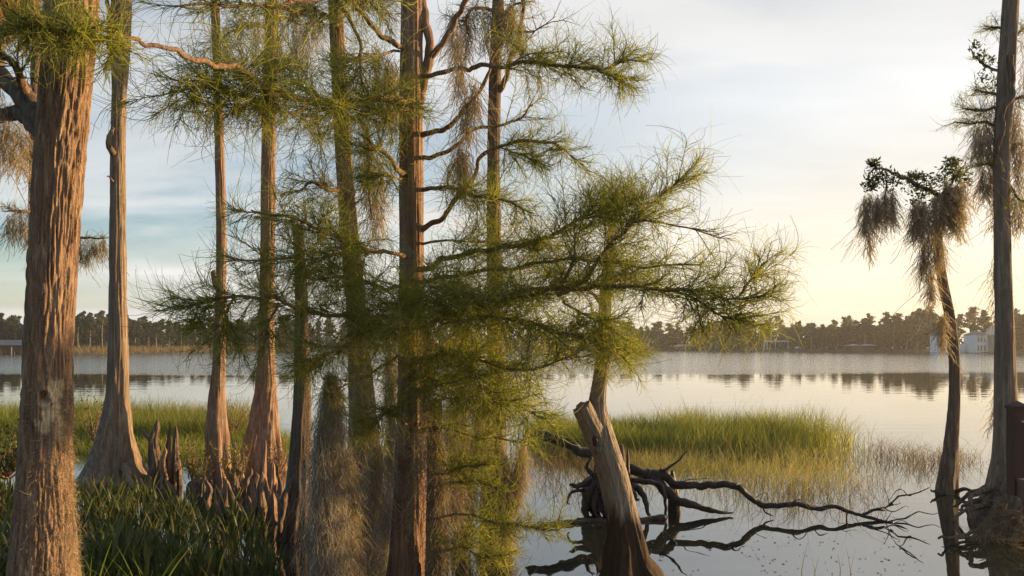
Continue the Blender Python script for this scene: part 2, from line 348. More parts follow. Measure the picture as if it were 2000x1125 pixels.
# ---------------------------------------------------------------- far trees (a few meshes, shared)
def clumps(cs, per, size, r):
    """cs: (cx,cy,cz,rx,rz): leafy clumps made of small faces"""
    mb = MB()
    for (x, y, z, rx, rz) in cs:
        n = per
        p = rdir(n, r) * (r.random((n, 1)) ** .45) * np.array([rx, rx, rz]) + np.array([x, y, z])
        a = rdir(n, r); b = unit(np.cross(a, rdir(n, r))); s = size * (.5 + r.random((n, 1)))
        q = np.stack([p - a * s, p - b * s * .55, p + a * s, p + b * s * .55], 1).reshape(-1, 3)
        mb.add(q, np.arange(4 * n).reshape(-1, 4), np.repeat(r.random(n) * .6 + .4 * r.random(), 4))
    return mb
VAR = {}
def far_variant(kind, seed):
    r = np.random.default_rng(seed); tr = MB(); top = 12.
    if kind == 'pine':
        path = spline([(0, 0, -.5), (r.normal() * .15, r.normal() * .15, 5), (r.normal() * .4, r.normal() * .4, 12)], 9)
        tr.add(*tube(path, np.linspace(.26, .08, 9), 6)); cs = []
        for i in range(13):
            z = 6.2 + 6.4 * (i / 12.); w = (1.9 - 1.0 * abs(i / 12. - .55) * 1.4) * (.6 + .6 * r.random()); a = r.random() * 6.28; o = (.35 + 1.3 * r.random()) * (1.25 - i / 12.)
            cs.append((math.cos(a) * o * 1.5, math.sin(a) * o * 1.5, z, w * .85, .42 + .3 * r.random()))
            tr.add(*tube(spline([(0, 0, z - .7), (math.cos(a) * o, math.sin(a) * o, z - .2)], 3), [.05, .04, .02], 4))
        mb = clumps(cs, 100, .30, r)
    elif kind == 'oak':
        path = spline([(0, 0, -.5), (r.normal() * .2, r.normal() * .2, 3), (r.normal() * .5, 0, 7)], 7)
        tr.add(*tube(path, np.linspace(.4, .12, 7), 6)); cs = []
        for i in range(22):
            a = r.random() * 6.28; z = 1.6 + 8.2 * r.random(); w = math.sqrt(max(.05, 1 - ((z - 5.2) / 5.6) ** 2)) * 3.0; o = w * math.sqrt(r.random())
            cs.append((math.cos(a) * o, math.sin(a) * o, z, 1.3 + .7 * r.random(), 1.0 + .5 * r.random()))
        mb = clumps(cs, 110, .40, r)
    elif kind == 'cypress':
        path = spline([(0, 0, -.5), (r.normal() * .1, 0, 4), (r.normal() * .25, r.normal() * .2, 11.5)], 9)
        tr.add(*tube(path, np.array([.42, .27, .2, .17, .15, .13, .11, .08, .04]), 6)); cs = []
        for i in range(16):
            z = 4.6 + 7.4 * i / 15.; w = (1.5 - .9 * i / 15.) * (.6 + .6 * r.random()); a = r.random() * 6.28
            cs.append((math.cos(a) * w * .8, math.sin(a) * w * .8, z, w * .8, .55 + .2 * r.random()))
        mb = clumps(cs, 80, .31, r)
    else:      # fan palm
        tr.add(*tube(spline([(0, 0, -.5), (.1, 0, 4), (.15, .1, 7.6)], 6), np.linspace(.2, .15, 6), 6)); mb = MB()
        for i in range(26):
            a = r.random() * 6.28; e = r.uniform(-.9, 1.2); d = np.array([math.cos(a) * math.cos(e), math.sin(a) * math.cos(e), math.sin(e)])
            t = np.linspace(0, 1, 5)[:, None]; c = np.array([.15, .1, 7.6]) + d * 1.9 * t + np.array([0, 0, -1.]) * t * t * .7
            mb.add(*ribbons(c[None], np.array([[.1, .5, .8, .6, .05]]), r.random(1)))
    V, Q, _ = tr.arrays(); tm = make_mesh(kind + '_trunk', V, Q, M['far_trunk'])
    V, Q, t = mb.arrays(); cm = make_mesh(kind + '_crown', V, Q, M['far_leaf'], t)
    return tm, cm
for k in ('pine', 'oak', 'cypress', 'palm'):
    VAR[k] = [far_variant(k, 40 + i * 7 + len(k)) for i in range(1 if k == 'palm' else 5)]
def far_tree(kind, x, y, h, rz, label, group, vi):
    z = float(ground_z(np.array(x), np.array(y)))
    nm = {'pine': 'pine_tree', 'oak': 'oak_tree', 'cypress': 'cypress_tree', 'palm': 'palm_tree'}[kind]
    o = thing(nm, (x, y, z), label, 'tree', group); s = h / {'pine': 12.8, 'oak': 11., 'cypress': 12.3, 'palm': 9.}[kind]
    o.rotation_euler = (0, 0, rz); wd_ = s * (.85 + .6 * ((vi * 37 + int(abs(x) * 10)) % 10) / 10.); o.scale = (wd_, wd_, s)
    tm, cm = VAR[kind][vi % len(VAR[kind])]
    for n_, me in (('trunk', tm), ('crown', cm)):
        c = bpy.data.objects.new(n_, me); COL.objects.link(c); c.parent = o; ORG[c] = None
LBL = {('pine', 0): 'tall thin pine in the dark wood beyond the far strip of marsh', ('oak', 0): 'round dense oak in the dark wood beyond the far strip of marsh',
       ('cypress', 0): 'narrow pale-trunked cypress at the edge of the dark wood beyond the marsh',
       ('pine', 1): 'tall open-crowned pine rising above the houses on the far shore', ('oak', 1): 'round dense oak among the houses on the far shore',
       ('cypress', 1): 'narrow pale-trunked cypress at the water among the far shore houses'}
r = np.random.default_rng(5)
def top_row(px):   # tree line in the photograph: pixel row of the tops
    return np.interp(px, [-100, 0, 60, 110, 190, 260, 340, 500, 900, 1230, 1290, 1350, 1420, 1500, 1560, 1600, 1680, 1740, 1790, 1850, 1900, 1950, 2000, 2150],
                     [612, 618, 622, 616, 614, 622, 630, 622, 625, 634, 632, 640, 620, 618, 628, 632, 618, 618, 604, 610, 602, 622, 610, 615])
for row, (off, step, kinds) in enumerate([(9, 25, 'cpcop'), (16, 22, 'opoop'), (28, 19, 'pppcp'), (42, 20, 'ppoop')]):
    px = -90 + 9 * row
    while px < 2100:
        if 620 < px < 1180 and (row in (1, 3)): px += step; continue       # hidden behind the near foliage
        kind = {'c': 'cypress', 'p': 'pine', 'o': 'oak'}[kinds[r.integers(5)]]
        pxx = px + r.normal() * 6; d = float(np.interp(pxx, SPX, SD)) + off + r.uniform(-3, 3) + (22 if pxx < 560 else 0)
        clear = any(a < pxx < b_ for a, b_ in ((1828, 1872), (1892, 1962), (1470, 1546))) and row < 3 and (row > 0 or r.random() < .45)
        if clear: px += step; continue
        x = (pxx - 1000) / F * d
        hmax = (HY - top_row(pxx)) / F * d + H - .9
        h = hmax * (r.uniform(.84, 1.08) if kind == 'pine' else r.uniform(.68, .93))
        far_tree(kind, x, d, h, r.random() * 6.28, LBL[(kind, 0 if pxx < 800 else 1)], 'wood beyond the marsh' if pxx < 800 else 'trees on the far shore', int(r.integers(5)))
        px += step * r.uniform(.7, 1.3)
far_tree('palm', (1549 - 1000) / F * 352., 352., 9.0, .4, 'lone fan palm beside the white pergola on the far shore', None, 0)
# low brush that closes the foot of the wood
r = np.random.default_rng(8); n = 32000
pxx = r.uniform(-120, 2120, n); pxx = pxx[(~((pxx > 1832) & (pxx < 1950))) | (r.random(n) < .25)]; n = len(pxx)
d = np.interp(pxx, SPX, SD) + r.uniform(13, 52, n) + np.where(pxx < 560, 22, 0); x = (pxx - 1000) / F * d
z = ground_z(x, d) + r.random(n) * (3.5 + 5.5 * vn(x * .08, d * .08, 1)); p = np.stack([x, d, z], -1)
a = rdir(n, r); b = unit(np.cross(a, rdir(n, r))); s = (.35 + .6 * r.random((n, 1)))
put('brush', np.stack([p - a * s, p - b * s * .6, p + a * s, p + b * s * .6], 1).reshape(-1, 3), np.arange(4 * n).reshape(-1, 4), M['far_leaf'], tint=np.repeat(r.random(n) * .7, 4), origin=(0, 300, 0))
tag(bpy.data.objects['brush'], 'low dark brush along the foot of the far tree line', 'brush', kind='stuff')

def blades(x, y, z0, h, w, lean, tint_r, K=4):
    n = len(x); t = np.linspace(0, 1, K)[None, :, None]
    a = rng.random(n) * 2 * np.pi; L = (lean * rng.normal(1, .5, n))[:, None, None]
    dr = np.stack([np.cos(a), np.sin(a), np.zeros(n)], -1)[:, None]
    base = np.stack([x, y, z0 + 0 * x], -1)[:, None]
    hh = h[:, None, None]
    C = base + np.array([0, 0, 1.])[None, None] * hh * (t - .22 * L ** 2 * t ** 2) + dr * hh * L * (.25 * t + .6 * t ** 2)
    W = w[:, None] * np.linspace(1, .12, K)[None]
    return ribbons(C, W, tint_r)
r = np.random.default_rng(21); n = 9000
pxx = r.uniform(-200, 620, n); d = np.interp(pxx, SPX, SD) + r.uniform(-1, 27, n); x = (pxx - 1000) / F * d
V, Q, t = blades(x, d, np.maximum(ground_z(x, d), -.1), r.uniform(.7, 1.7, n), r.uniform(.10, .2, n), .35, r.random(n), 3)
tag(put('far_marsh_grass', V, Q, M['reed_dry'], tint=t), 'strip of marsh grass in front of the dark wood across the lake', 'marsh grass', kind='stuff')

# ---------------------------------------------------------------- far buildings
def box(x0, x1, y0, y1, z0, z1):
    V = [(x, y, z) for x in (x0, x1) for y in (y0, y1) for z in (z0, z1)]
    return np.array(V, float), np.array([(0, 1, 3, 2), (4, 6, 7, 5), (0, 4, 5, 1), (2, 3, 7, 6), (0, 2, 6, 4), (1, 5, 7, 3)])
def hip(x0, x1, y0, y1, z0, z1, k=.6):
    ym = (y0 + y1) / 2; dx = (y1 - y0) / 2 * k
    V = np.array([(x0, y0, z0), (x1, y0, z0), (x1, y1, z0), (x0, y1, z0), (x0 + dx, ym, z1), (x1 - dx, ym, z1)], float)
    return V, np.array([(0, 1, 5, 4), (2, 3, 4, 5), (1, 2, 5, 5), (3, 0, 4, 4), (0, 3, 2, 1)])
def building(name, label, cat, px0, px1, d, parts, windows=(), rz=0):
    """parts: (part name, material, 'box'|'hip', x0,x1,y0,y1,z0,z1 in metres from the left front foot)"""
    x = (px0 - 1000) / F * d; z = max(.15, float(ground_z(np.array(x), np.array(d + 2.))))
    o = thing(name, (x, d, z), label, cat); o.rotation_euler = (0, 0, rz)
    w = (px1 - px0) / F * d
    made = {}
    for (nm, mt, sh, x0, x1, y0, y1, z0, z1) in parts:
        V, Q = (box if sh == 'box' else hip)(x0 * w, x1 * w, y0, y1, z0, z1)
        made[nm] = put(nm, V + np.array([x, d, z]), Q, M[mt], parent=o, smooth=False)
    for (x0, x1, z0, z1, y) in windows:
        V, Q = box(x0 * w, x1 * w, y - .10, y + .05, z0, z1)
        f = put('window', V + np.array([x, d, z]), Q, M['wall_white'], parent=o, smooth=False)
        V, Q = box(x0 * w + .12, x1 * w - .12, y - .14, y - .08, z0 + .12, z1 - .12)
        put('pane', V + np.array([x, d, z]), Q, M['glass'], parent=f, smooth=False)
    return o
def wins(xs, ww, z0, z1, y=0.): return [(a, a + ww, z0, z1, y) for a in xs]
building('house', 'two storey white house with a grey-green gable wing on the far shore', 'house', 1906, 1962, 258,
    [('wall', 'wall_white', 'box', 0, .42, 0, 7, 0, 5.6), ('side_wing', 'wall_green', 'box', .421, 1.0, -1, 6.5, 0, 5.5), ('roof', 'roof', 'hip', -.04, .50, -.5, 7.5, 5.61, 7.2), ('wing_roof', 'roof_metal', 'hip', .40, 1.05, -1.6, 7.1, 5.52, 8.4)],
    wins((.04, .15, .27), .08, .5, 2.5) + wins((.04, .15, .27), .08, 3.4, 4.9))
building('house', 'white lakeside house half hidden behind the slim crooked tree', 'house', 1838, 1888, 262,
    [('wall', 'wall_white', 'box', 0, .62, 0, 7, 0, 5.4), ('porch', 'wall_white', 'box', .63, 1.0, .8, 5, 0, 2.8), ('roof', 'roof', 'hip', -.05, .66, -.5, 7.5, 5.41, 7.2)],
    wins((.05, .2, .35, .48), .09, .5, 2.4) + wins((.05, .2, .35, .48), .09, 3.3, 4.7))
building('boathouse', 'low boathouse with flat pale roof at the far waterline', 'boathouse', 1660, 1711, 302,
    [('wall', 'wall_brown', 'box', .25, .55, -1, 4, 0, 2.3), ('side_wall', 'wall_brown', 'box', .56, .92, 0, 4, 0, 1.7), ('roof', 'roof_metal', 'hip', -.03, .42, -2, 5, 2.31, 2.8), ('side_roof', 'roof_metal', 'hip', .46, 1.02, -1.4, 5, 2.25, 2.85)])
o = building('pergola', 'flat white pergola frame on slender posts on the far shore', 'pergola', 1498, 1540, 349,
    [('post', 'wall_white', 'box', 0, .03, 0, .3, 0, 3.5), ('roof', 'wall_white', 'box', -.03, 1.03, -.3, 4, 3.51, 4.0)])
x0 = (1498 - 1000) / F * 349; w0 = 42 / F * 349
for fx, yb in ((.97, 0), (0, 3.4), (.97, 3.4), (.5, 3.4)):
    V, Q = box(fx * w0, fx * w0 + .28, yb, yb + .3, 0, 3.5); put('post', V + ORG[o], Q, M['wall_white'], parent=o, smooth=False)
building('house', 'pale house with a steep roof behind the far shore trees', 'house', 1386, 1470, 392,
    [('wall', 'wall_white', 'box', 0, 1, 0, 8, 0, 4.2), ('roof', 'roof', 'hip', -.03, 1.03, -.5, 8.5, 4.21, 7.2)], wins((.05, .2, .35, .5, .65, .8), .08, .6, 2.8))
building('boathouse', 'small open-sided boathouse left of the pale steep-roofed house', 'boathouse', 1322, 1356, 388,
    [('wall', 'wall_brown', 'box', .15, .85, 0, 4, 0, 1.6), ('roof', 'roof_metal', 'hip', -.05, 1.05, -1, 5, 1.61, 2.6)])
o = building('boathouse', 'brown boathouse on posts in front of the dark wood', 'boathouse', -30, 46, 229,
    [('roof', 'roof', 'hip', -.03, 1.03, -.8, 6.5, 2.4, 3.9), ('back_wall', 'wall_brown', 'box', .05, .95, 4.5, 5, 0, 2.38)])
w0 = 76 / F * 229
for fx in (.03, .35, .66, .95):
    V, Q = box(fx * w0, fx * w0 + .3, 0, .3, -1.2, 2.39); put('post', V + ORG[o], Q, M['wall_brown'], parent=o, smooth=False)
um = thing('parasol', P(1558, 689, 343), 'pale open parasol on the lawn beside the pergola', 'parasol')
ub = P(1558, 689, 343)
put('pole', *tube([ub, ub + (0, 0, 2.3)], .06, 6), M['steel'], parent=um)
c_ = np.linspace(0, 1, 5)
put('canopy', *tube(np.stack([ub[0] + 0 * c_, ub[1] + 0 * c_, ub[2] + 2.0 + .7 * c_], -1), np.array([1.7, 1.4, .95, .5, .04]), 8), M['wall_white'], parent=um)

# ---------------------------------------------------------------- marsh grass near by
def inpoly(x, y, poly):
    c = np.zeros(len(x), bool); n = len(poly)
    for i in range(n):
        (x1, y1), (x2, y2) = poly[i], poly[(i + 1) % n]
        k = ((y1 > y) != (y2 > y)); c ^= k & (x < (x2 - x1) * (y - y1) / ((y2 - y1) + 1e-12) + x1)
    return c
def scatter(poly_px, n, seed, dens=None):
    r = np.random.default_rng(seed); poly = [G(a, b_)[:2] for a, b_ in poly_px]; pa = np.array(poly)
    lo, hi = pa.min(0), pa.max(0); X_, Y_ = np.zeros(0), np.zeros(0)
    while len(X_) < n:
        x = r.uniform(lo[0], hi[0], 3 * n); y = r.uniform(lo[1], hi[1], 3 * n); k = inpoly(x, y, poly)
        if dens is not None: k &= r.random(3 * n) < dens(x, y)
        X_ = np.concatenate([X_, x[k]]); Y_ = np.concatenate([Y_, y[k]])
    return X_[:n], Y_[:n]
patch = lambda s, lo, hi: (lambda x, y: sm((vn(x * s, y * s, 7.7) * .7 + vn(x * s * 3, y * s * 3, 2.2) * .3 - lo) / (hi - lo)))
def grass_bed(name, poly, n, h, w, lean, m_, label, seed, dens=None, z0=-.05):
    x, y = scatter(poly, n, seed, dens); x = x + rng.normal(0, .28, n); y = y + rng.normal(0, .35, n) * (rng.random(n) < .5); hh = rng.uniform(h[0], h[1], n) * (.55 + .6 * vn(x * .6, y * .6, seed) + .35 * vn(x * 2.2, y * 2.2, seed)) * np.where(rng.random(n) < .04, 1.35, 1)
    V, Q, t = blades(x, y, z0, hh, rng.uniform(w[0], w[1], n), lean, rng.random(n))
    return tag(put(name, V, Q, M[m_], tint=t, origin=(x.mean(), y.mean(), 0)), label, 'marsh grass', kind='stuff')
grass_bed('marsh_grass', [(1030, 850), (1180, 844), (1420, 845), (1560, 852), (1690, 868), (1660, 884), (1400, 890), (1080, 886)], 15000, (.45, .80), (.010, .022), .45, 'grass', 'dense green marsh grass standing in the lake behind the broken stump', 1, lambda x, y: patch(.7, .12, .5)(x, y) * np.clip((9.4 - x) / 2.6, .15, 1))
grass_bed('reeds', [(1230, 884), (1660, 880), (1690, 892), (1700, 935), (1650, 980), (1560, 1000), (1380, 985), (1240, 950)], 5200, (.24, .54), (.005, .011), .65, 'reed', 'golden reeds in shallow water in front of the dense green grass', 2, lambda x, y: patch(.6, .25, .7)(x, y) * np.clip((y - 12.8) / 5, .10, 1) * np.clip((7.6 - x) / 2.2, .15, 1))
grass_bed('sparse_reeds', [(1690, 884), (1900, 888), (1905, 905), (1850, 922), (1700, 935)], 900, (.30, .6), (.005, .010), .8, 'reed_dry', 'sparse dry reeds in the lake beyond the slim crooked tree', 3, patch(.8, .3, .7))
grass_bed('sparse_reeds', [(1030, 884), (1230, 890), (1240, 960), (1130, 985), (1040, 950)], 1100, (.25, .6), (.006, .012), .8, 'reed_dry', 'thin brown tangle of dead reeds around the uprooted stump', 4, patch(.9, .3, .7))
grass_bed('sparse_reeds', [(1440, 960), (1740, 940), (1720, 1010), (1500, 1020)], 420, (.2, .5), (.005, .010), .9, 'reed_dry', 'scattered thin reeds beside the fallen branch', 6)
grass_bed('marsh_grass', [(-120, 826), (200, 826), (420, 830), (500, 838), (500, 862), (300, 866), (-120, 866)], 17000, (.55, .95), (.012, .026), .42, 'grass', 'dense green marsh grass beyond the tall grey cypress', 5)
grass_bed('low_grass', [(-120, 862), (300, 862), (540, 852), (600, 872), (540, 900), (300, 902), (130, 882), (-120, 890)], 7500, (.22, .5), (.010, .02), .6, 'grass', 'shorter matted grass around the grey cypress and its knees', 7, patch(.5, .15, .5))
for px, py, hp in ((1660, 1125, 60), (1590, 1128, 45), (1565, 1120, 70), (1640, 1118, 40)):
    g_ = G(px, py); hgt = hp / F * g_[1]
    C = np.stack([g_ + np.array([s_ * hgt * .5 * t_ ** 1.5 + .03 * k_, .05 * k_, hgt * t_ - .03]) for k_, s_ in ((0, .4), (1, -.3)) for t_ in np.linspace(0, 1, 6)]).reshape(2, 6, 3)
    V, Q, t = ribbons(C, np.tile(np.linspace(.008, .002, 6), (2, 1)), np.array([.3, .6]))
    tag(put('reed_stem', V, Q, M['reed_dry'], tint=t, origin=g_), 'lone thin reed stem bent over in open water right of the broken stump', 'reed', 'lone reed stems in open water')

# ---------------------------------------------------------------- near trees: trunks, limbs, needles, moss
def trunk_arrays(ctrl, n=48, K=110, flute=0., hfl=.8, bark=.02, bf=4.5, bz=1.6, seed=0., below=.5, lobes=1.7, broken=0.):
    """ctrl: (px, row, distance, width in px) from the foot to the top"""
    c = np.array([[*P(a, b_, d), w_ / 2 / F * d] for a, b_, d, w_ in ctrl])
    foot = c[0].copy(); foot[2] -= below; foot[3] *= 1.12
    c = np.vstack([foot, c])
    s = spline(c, K); path, R = s[:, :3], np.maximum(s[:, 3], .004)
    T, N, B = frames(path); th = np.arange(n) / n * 2 * np.pi
    ct, st = np.cos(th)[None], np.sin(th)[None]; z = path[:, 2:3]; z0 = c[1][2]
    # bark ridges scale with the trunk, running along it
    arc = np.concatenate([[0], np.cumsum(np.linalg.norm(np.diff(path, axis=0), axis=1))])[:, None]
    tw = vn(0, seed, arc * .6) * .8
    rr = R[:, None] * np.ones((1, n))
    if flute:
        A = flute * np.exp(-np.maximum(z - z0, 0) / hfl)
        l = vn(np.cos(th + tw * .4) * lobes + seed, np.sin(th + tw * .4) * lobes, z * .25 + seed)
        l2 = 1 - np.abs(2 * vn(np.cos(th + tw * .4) * lobes * 1.9, np.sin(th + tw * .4) * lobes * 1.9 + seed, z * .3) - 1)
        rr = rr * (1 + A * ((l - .5) * 1.6 + (l2 - .6) * .9))
    wa = (vn(ct * 2 + seed, st * 2, arc * 2.2) - .5) * 1.2
    ck_ = np.exp(-((2 * vn(ct * bf + seed + wa, st * bf + wa, arc * bz + seed) - 1) / .30) ** 2)        # deep cracks between plates
    ck2 = np.exp(-((2 * vn(ct * bf * 1.9 + wa, st * bf * 1.9 + seed, arc * bz * 2.1) - 1) / .34) ** 2)
    nb2 = vn(ct * bf * 3.1, st * bf * 3.1 + seed, arc * bz * 4)
    big = vn(ct * .9 + seed, st * .9, arc * 1.4)
    rr = rr * (1 - bark * 1.7 * ck_ - bark * .9 * ck2 + bark * (nb2 - .5) * .8 + .08 * (big - .5))
    off = np.zeros_like(rr)
    if broken:
        k = np.clip((np.arange(K) / (K - 1) - .9) / .1, 0, 1)[:, None]
        off = k * broken * (vn(ct * 2.2 + seed, st * 2.2, seed) - .5) * 2
    V = path[:, None] + rr[..., None] * (ct[..., None] * N[:, None] + st[..., None] * B[:, None]) + off[..., None] * T[:, None]
    V = V.reshape(-1, 3); Q = ring_quads(K, n)
    m_ = len(V); V = np.vstack([V, path[-1] - T[-1] * (.06 if broken else -.02)]); j = np.arange(n); e = (K - 1) * n
    Q = np.vstack([Q, np.stack([e + j, e + (j + 1) % n, np.full(n, m_), np.full(n, m_)], -1)])
    return V, Q, path, R
def needles(pos, dr, L, droop, curl, wide=.0055):
    n = len(pos); K = 6; t = np.linspace(0, 1, K)[None, :, None]
    bend = np.stack([rng.normal(0, .62, n), rng.normal(0, .62, n), rng.normal(droop - .15, .55, n)], -1)[:, None]
    cu = np.stack([rng.normal(0, .34, n), rng.normal(0, .34, n), rng.normal(curl + .15, .36, n)], -1)[:, None]
    dd = dr[:, None]; bend = bend - dd * (bend * dd).sum(-1, keepdims=True); cu = cu - dd * (cu * dd).sum(-1, keepdims=True)      # threads hook sideways, never stretch
    C = pos[:, None] + L[:, None, None] * (dd * (t - .28 * np.minimum((bend ** 2).sum(-1, keepdims=True), 1.6) * t ** 3) + bend * t ** 2 + cu * t ** 3)
    W = wide * rng.uniform(.7, 1.3, (n, 1)) * np.linspace(1, .35, K)[None]
    return C, W
def limb(parent, pts, r0, r1, fol=None, mtl='branch', needle='needle', droop=-.25, curl=.25, wide=.0055, flat=.55, name='branch', seed=0):
    """A branch along pixel points (px,row,d). fol = (from, to, twigs, twig length, threads per twig, thread length)"""
    path = spline([P(*p) for p in pts], max(10, 11 * len(pts)))
    o3 = np.array([[0., 5.3, 9.7]]); q_ = path[1:-1]
    path[1:-1] = q_ + (vn(q_[:, :1] * 3.5, q_[:, 1:2] * 3.5, o3 + q_[:, 2:3] * 3.5) - .5) * .09 + (vn(q_[:, :1] * 11, q_[:, 1:2] * 11, o3 * 3 + q_[:, 2:3] * 11) - .5) * min(.045, r0 * 1.2)
    K = len(path); rad = np.linspace(1, 0, K) ** .8 * (r0 - r1) + r1
    mb = MB().add(*tube(path, rad, 9, .26, seed))
    if fol:
        f0, f1, nt_, tl, per, hl = fol; tl *= 1.2; per *= .80
        u = f0 + (f1 - f0) * np.sort(rng.random(nt_)) ** .9
        i = np.clip(u * (K - 1), 0, K - 1.001); i0 = i.astype(int); fr = (i - i0)[:, None]
        b0 = path[i0] * (1 - fr) + path[i0 + 1] * fr; T = unit(path[i0 + 1] - path[i0])
        rd = rdir(nt_) * np.array([1, 1, flat]); dr = unit(T * rng.uniform(.4, 1.1, (nt_, 1)) + rd * .95)
        ln = tl * rng.uniform(.45, 1.15, nt_) * (1.1 - .45 * (u - f0) / max(f1 - f0, .01))
        t = np.linspace(0, 1, 6)[None, :, None]
        up = rng.normal(.05, .16, (nt_, 1, 1)) * np.array([0, 0, 1.])
        TW = b0[:, None] + ln[:, None, None] * (dr[:, None] * t + up * t ** 2)
        for k in range(nt_): mb.add(*tube(TW[k], np.linspace(max(.35 * r1, .0045), .0018, 6), 4, cap=False))
        cnt = np.maximum(3, (per * ln / tl * rng.uniform(.7, 1.3, nt_)).astype(int)); w_ = np.repeat(np.arange(nt_), cnt); n = len(w_)
        v = rng.random(n) ** .8 * 4.999; vi = v.astype(int); vf = (v - vi)[:, None]
        pos = TW[w_, vi] * (1 - vf) + TW[w_, vi + 1] * vf
        td = unit(TW[w_, vi + 1] - TW[w_, vi]); d2 = unit(td * .85 + rdir(n) * rng.uniform(.3, .95, (n, 1)) + np.array([0, 0, .06]))
        C, W = needles(pos, d2, hl * 1.14 * rng.uniform(.42, 1.0, n) * (1.1 - .3 * v / 5), droop, curl, wide)
        tint = np.clip(rng.normal(.45, .2, n) + .12 * rng.normal(size=nt_)[w_], 0, 1)
        br = putm(name, mb, M[mtl], parent=parent)
        put('foliage', *ribbons(C, W, tint)[:2], M[needle], parent=br, tint=np.repeat(tint, 12), kind='stuff')
        return br
    return putm(name, mb, M[mtl], parent=parent)
def moss_arrays(spine, n, L=(.12, .3), w=.0032, hang=1.0, soft=.5, fan=.42):
    """spine: (px,row,d,width px): a hanging clump of fine curly strands"""
    s = spline([[*P(a, b_, d), ww / 2 / F * d] for a, b_, d, ww in spine], 40)
    i = rng.integers(0, 40, n); c = s[i]
    rr = np.abs(rng.normal(0, soft, n)); a = rng.random(n) * 6.283
    pos = c[:, :3] + (c[:, 3] * rr)[:, None] * np.stack([np.cos(a), np.sin(a), np.zeros(n)], -1) + rng.normal(0, .02, (n, 3))
    K = 6; t = np.linspace(0, 1, K); ln = rng.uniform(L[0], L[1], n) * np.where(rng.random(n) < .12, 1.9, 1.)
    ph = rng.random((n, 2)) * 6.283; fq = rng.uniform(5, 14, (n, 2)); am = rng.uniform(.006, .024, (n, 2))
    C = np.zeros((n, K, 3)); dr = rng.normal(0, fan, (n, 2))
    C[..., 0] = pos[:, :1] + am[:, :1] * np.sin(fq[:, :1] * t + ph[:, :1]) + dr[:, :1] * ln[:, None] * t
    C[..., 1] = pos[:, 1:2] + am[:, 1:] * np.sin(fq[:, 1:] * t + ph[:, 1:]) + dr[:, 1:] * ln[:, None] * t
    C[..., 2] = pos[:, 2:] - hang * ln[:, None] * t
    W = w * rng.uniform(.6, 1.4, (n, 1)) * np.ones((1, K))
    return ribbons(C, W, np.clip(rng.normal(.5, .22, n), 0, 1))
def moss(spine, n, label=None, parent=None, m_='moss', group=None, **k):
    V, Q, t = moss_arrays(spine, n, **k)
    if parent is not None: return put('moss', V, Q, M[m_], parent=parent, tint=t, kind='stuff')
    return tag(put('spanish_moss', V, Q, M[m_], tint=t, origin=P(*spine[0][:3])), label, 'moss', group)
def many_moss(parent, spines, m_='moss', per=140, **k):
    mb = MB()
    for s in spines: mb.add(*moss_arrays(s, per, **k))
    return putm('moss', mb, M[m_], parent=parent, kind='stuff')

def tree(label, ctrl, mt, group=None, name='cypress_tree', cat='tree', foot=None, **k):
    b_ = P(*(ctrl[0][:3])) if foot is None else foot
    o = thing(name, b_, label, cat, group)
    V, Q, path, R = trunk_arrays(ctrl, **k)
    put('trunk', V, Q, M[mt], parent=o)
    return o

# --- thick reddish trunk by the bank
TD = 5.0
thick = tree('thick reddish-brown trunk with fissured bark and a pale bare scar on the bank',
    [(74, 1400, TD, 215), (78, 1235, TD, 163), (84, 1125, TD, 130), (86, 1000, TD, 111), (88, 900, TD, 99), (92, 780, TD, 92), (96, 640, TD, 89), (104, 500, TD, 91), (112, 380, TD, 92), (122, 250, TD, 96), (133, 120, TD, 98), (142, 0, TD, 101), (152, -200, TD, 96), (160, -520, TD, 86)],
    'bark_red', foot=P(78, 1405, TD), n=210, K=540, bark=.052, bf=8.0, bz=4.6, seed=2.3, flute=.10, hfl=.5, below=.2)
limb(thick, [(120, 262, TD), (92, 240, TD + 0.05), (62, 205, TD + 0.20), (36, 182, TD + 0.40), (-10, 150, TD + 0.60), (-80, 90, TD + 0.90)], .075, .04, mtl='bark_dark')
limb(thick, [(105, 268, TD), (72, 245, TD + 0.20), (40, 222, TD + 0.40), (0, 226, TD + 0.60), (-60, 205, TD + 0.80)], .06, .03, mtl='bark_dark')
limb(thick, [(60, 200, TD + 0.20), (48, 168, TD + 0.10), (30, 130, TD), (-5, 105, TD + -0.10)], .03, .012, (.2, 1, 14, .4, 40, .26), needle='needle')
many_moss(thick, [[(x_, y_, TD + 0.40, 22), (x_ - 2, y_ + h_, TD + 0.40, 6)] for x_, y_, h_ in ((8, 225, 70), (20, 190, 90), (34, 225, 80), (48, 232, 50), (3, 160, 60))], per=60)
# bare scar and knothole worked into the trunk itself
tm_ = [o_ for o_ in thick.children if o_.name.startswith('trunk')][0].data
co = np.zeros(len(tm_.vertices) * 3, np.float32); tm_.vertices.foreach_get('co', co); co = co.reshape(-1, 3).astype(float); w_ = co + ORG[thick]
qx = 1000 + F * w_[:, 0] / w_[:, 1]; qy = HY + (H - w_[:, 2]) * F / w_[:, 1]; nz = (vn(qx * .10, qy * .06, 3.) - .5) * .9 + (vn(qx * .3, qy * .2, 5.) - .5) * .5
el = lambda cx_, cy_, rx_, ry_: np.clip((1 - np.hypot((qx - cx_) / rx_, (qy - cy_) / ry_) + nz) * 5, 0, 1)
front = w_[:, 1] < 5.03
msk = np.maximum(np.maximum(el(110, 772, 20, 42), el(96, 806, 28, 24)), np.maximum(el(84, 830, 22, 20), el(116, 835, 10, 34) * .8)) * front
inw = unit(np.stack([w_[:, 0] - (92 - 1000) / F * TD, w_[:, 1] - TD, 0 * qx], -1))
hole = np.hypot((qx - 86) / 10, (qy - 777) / 12)
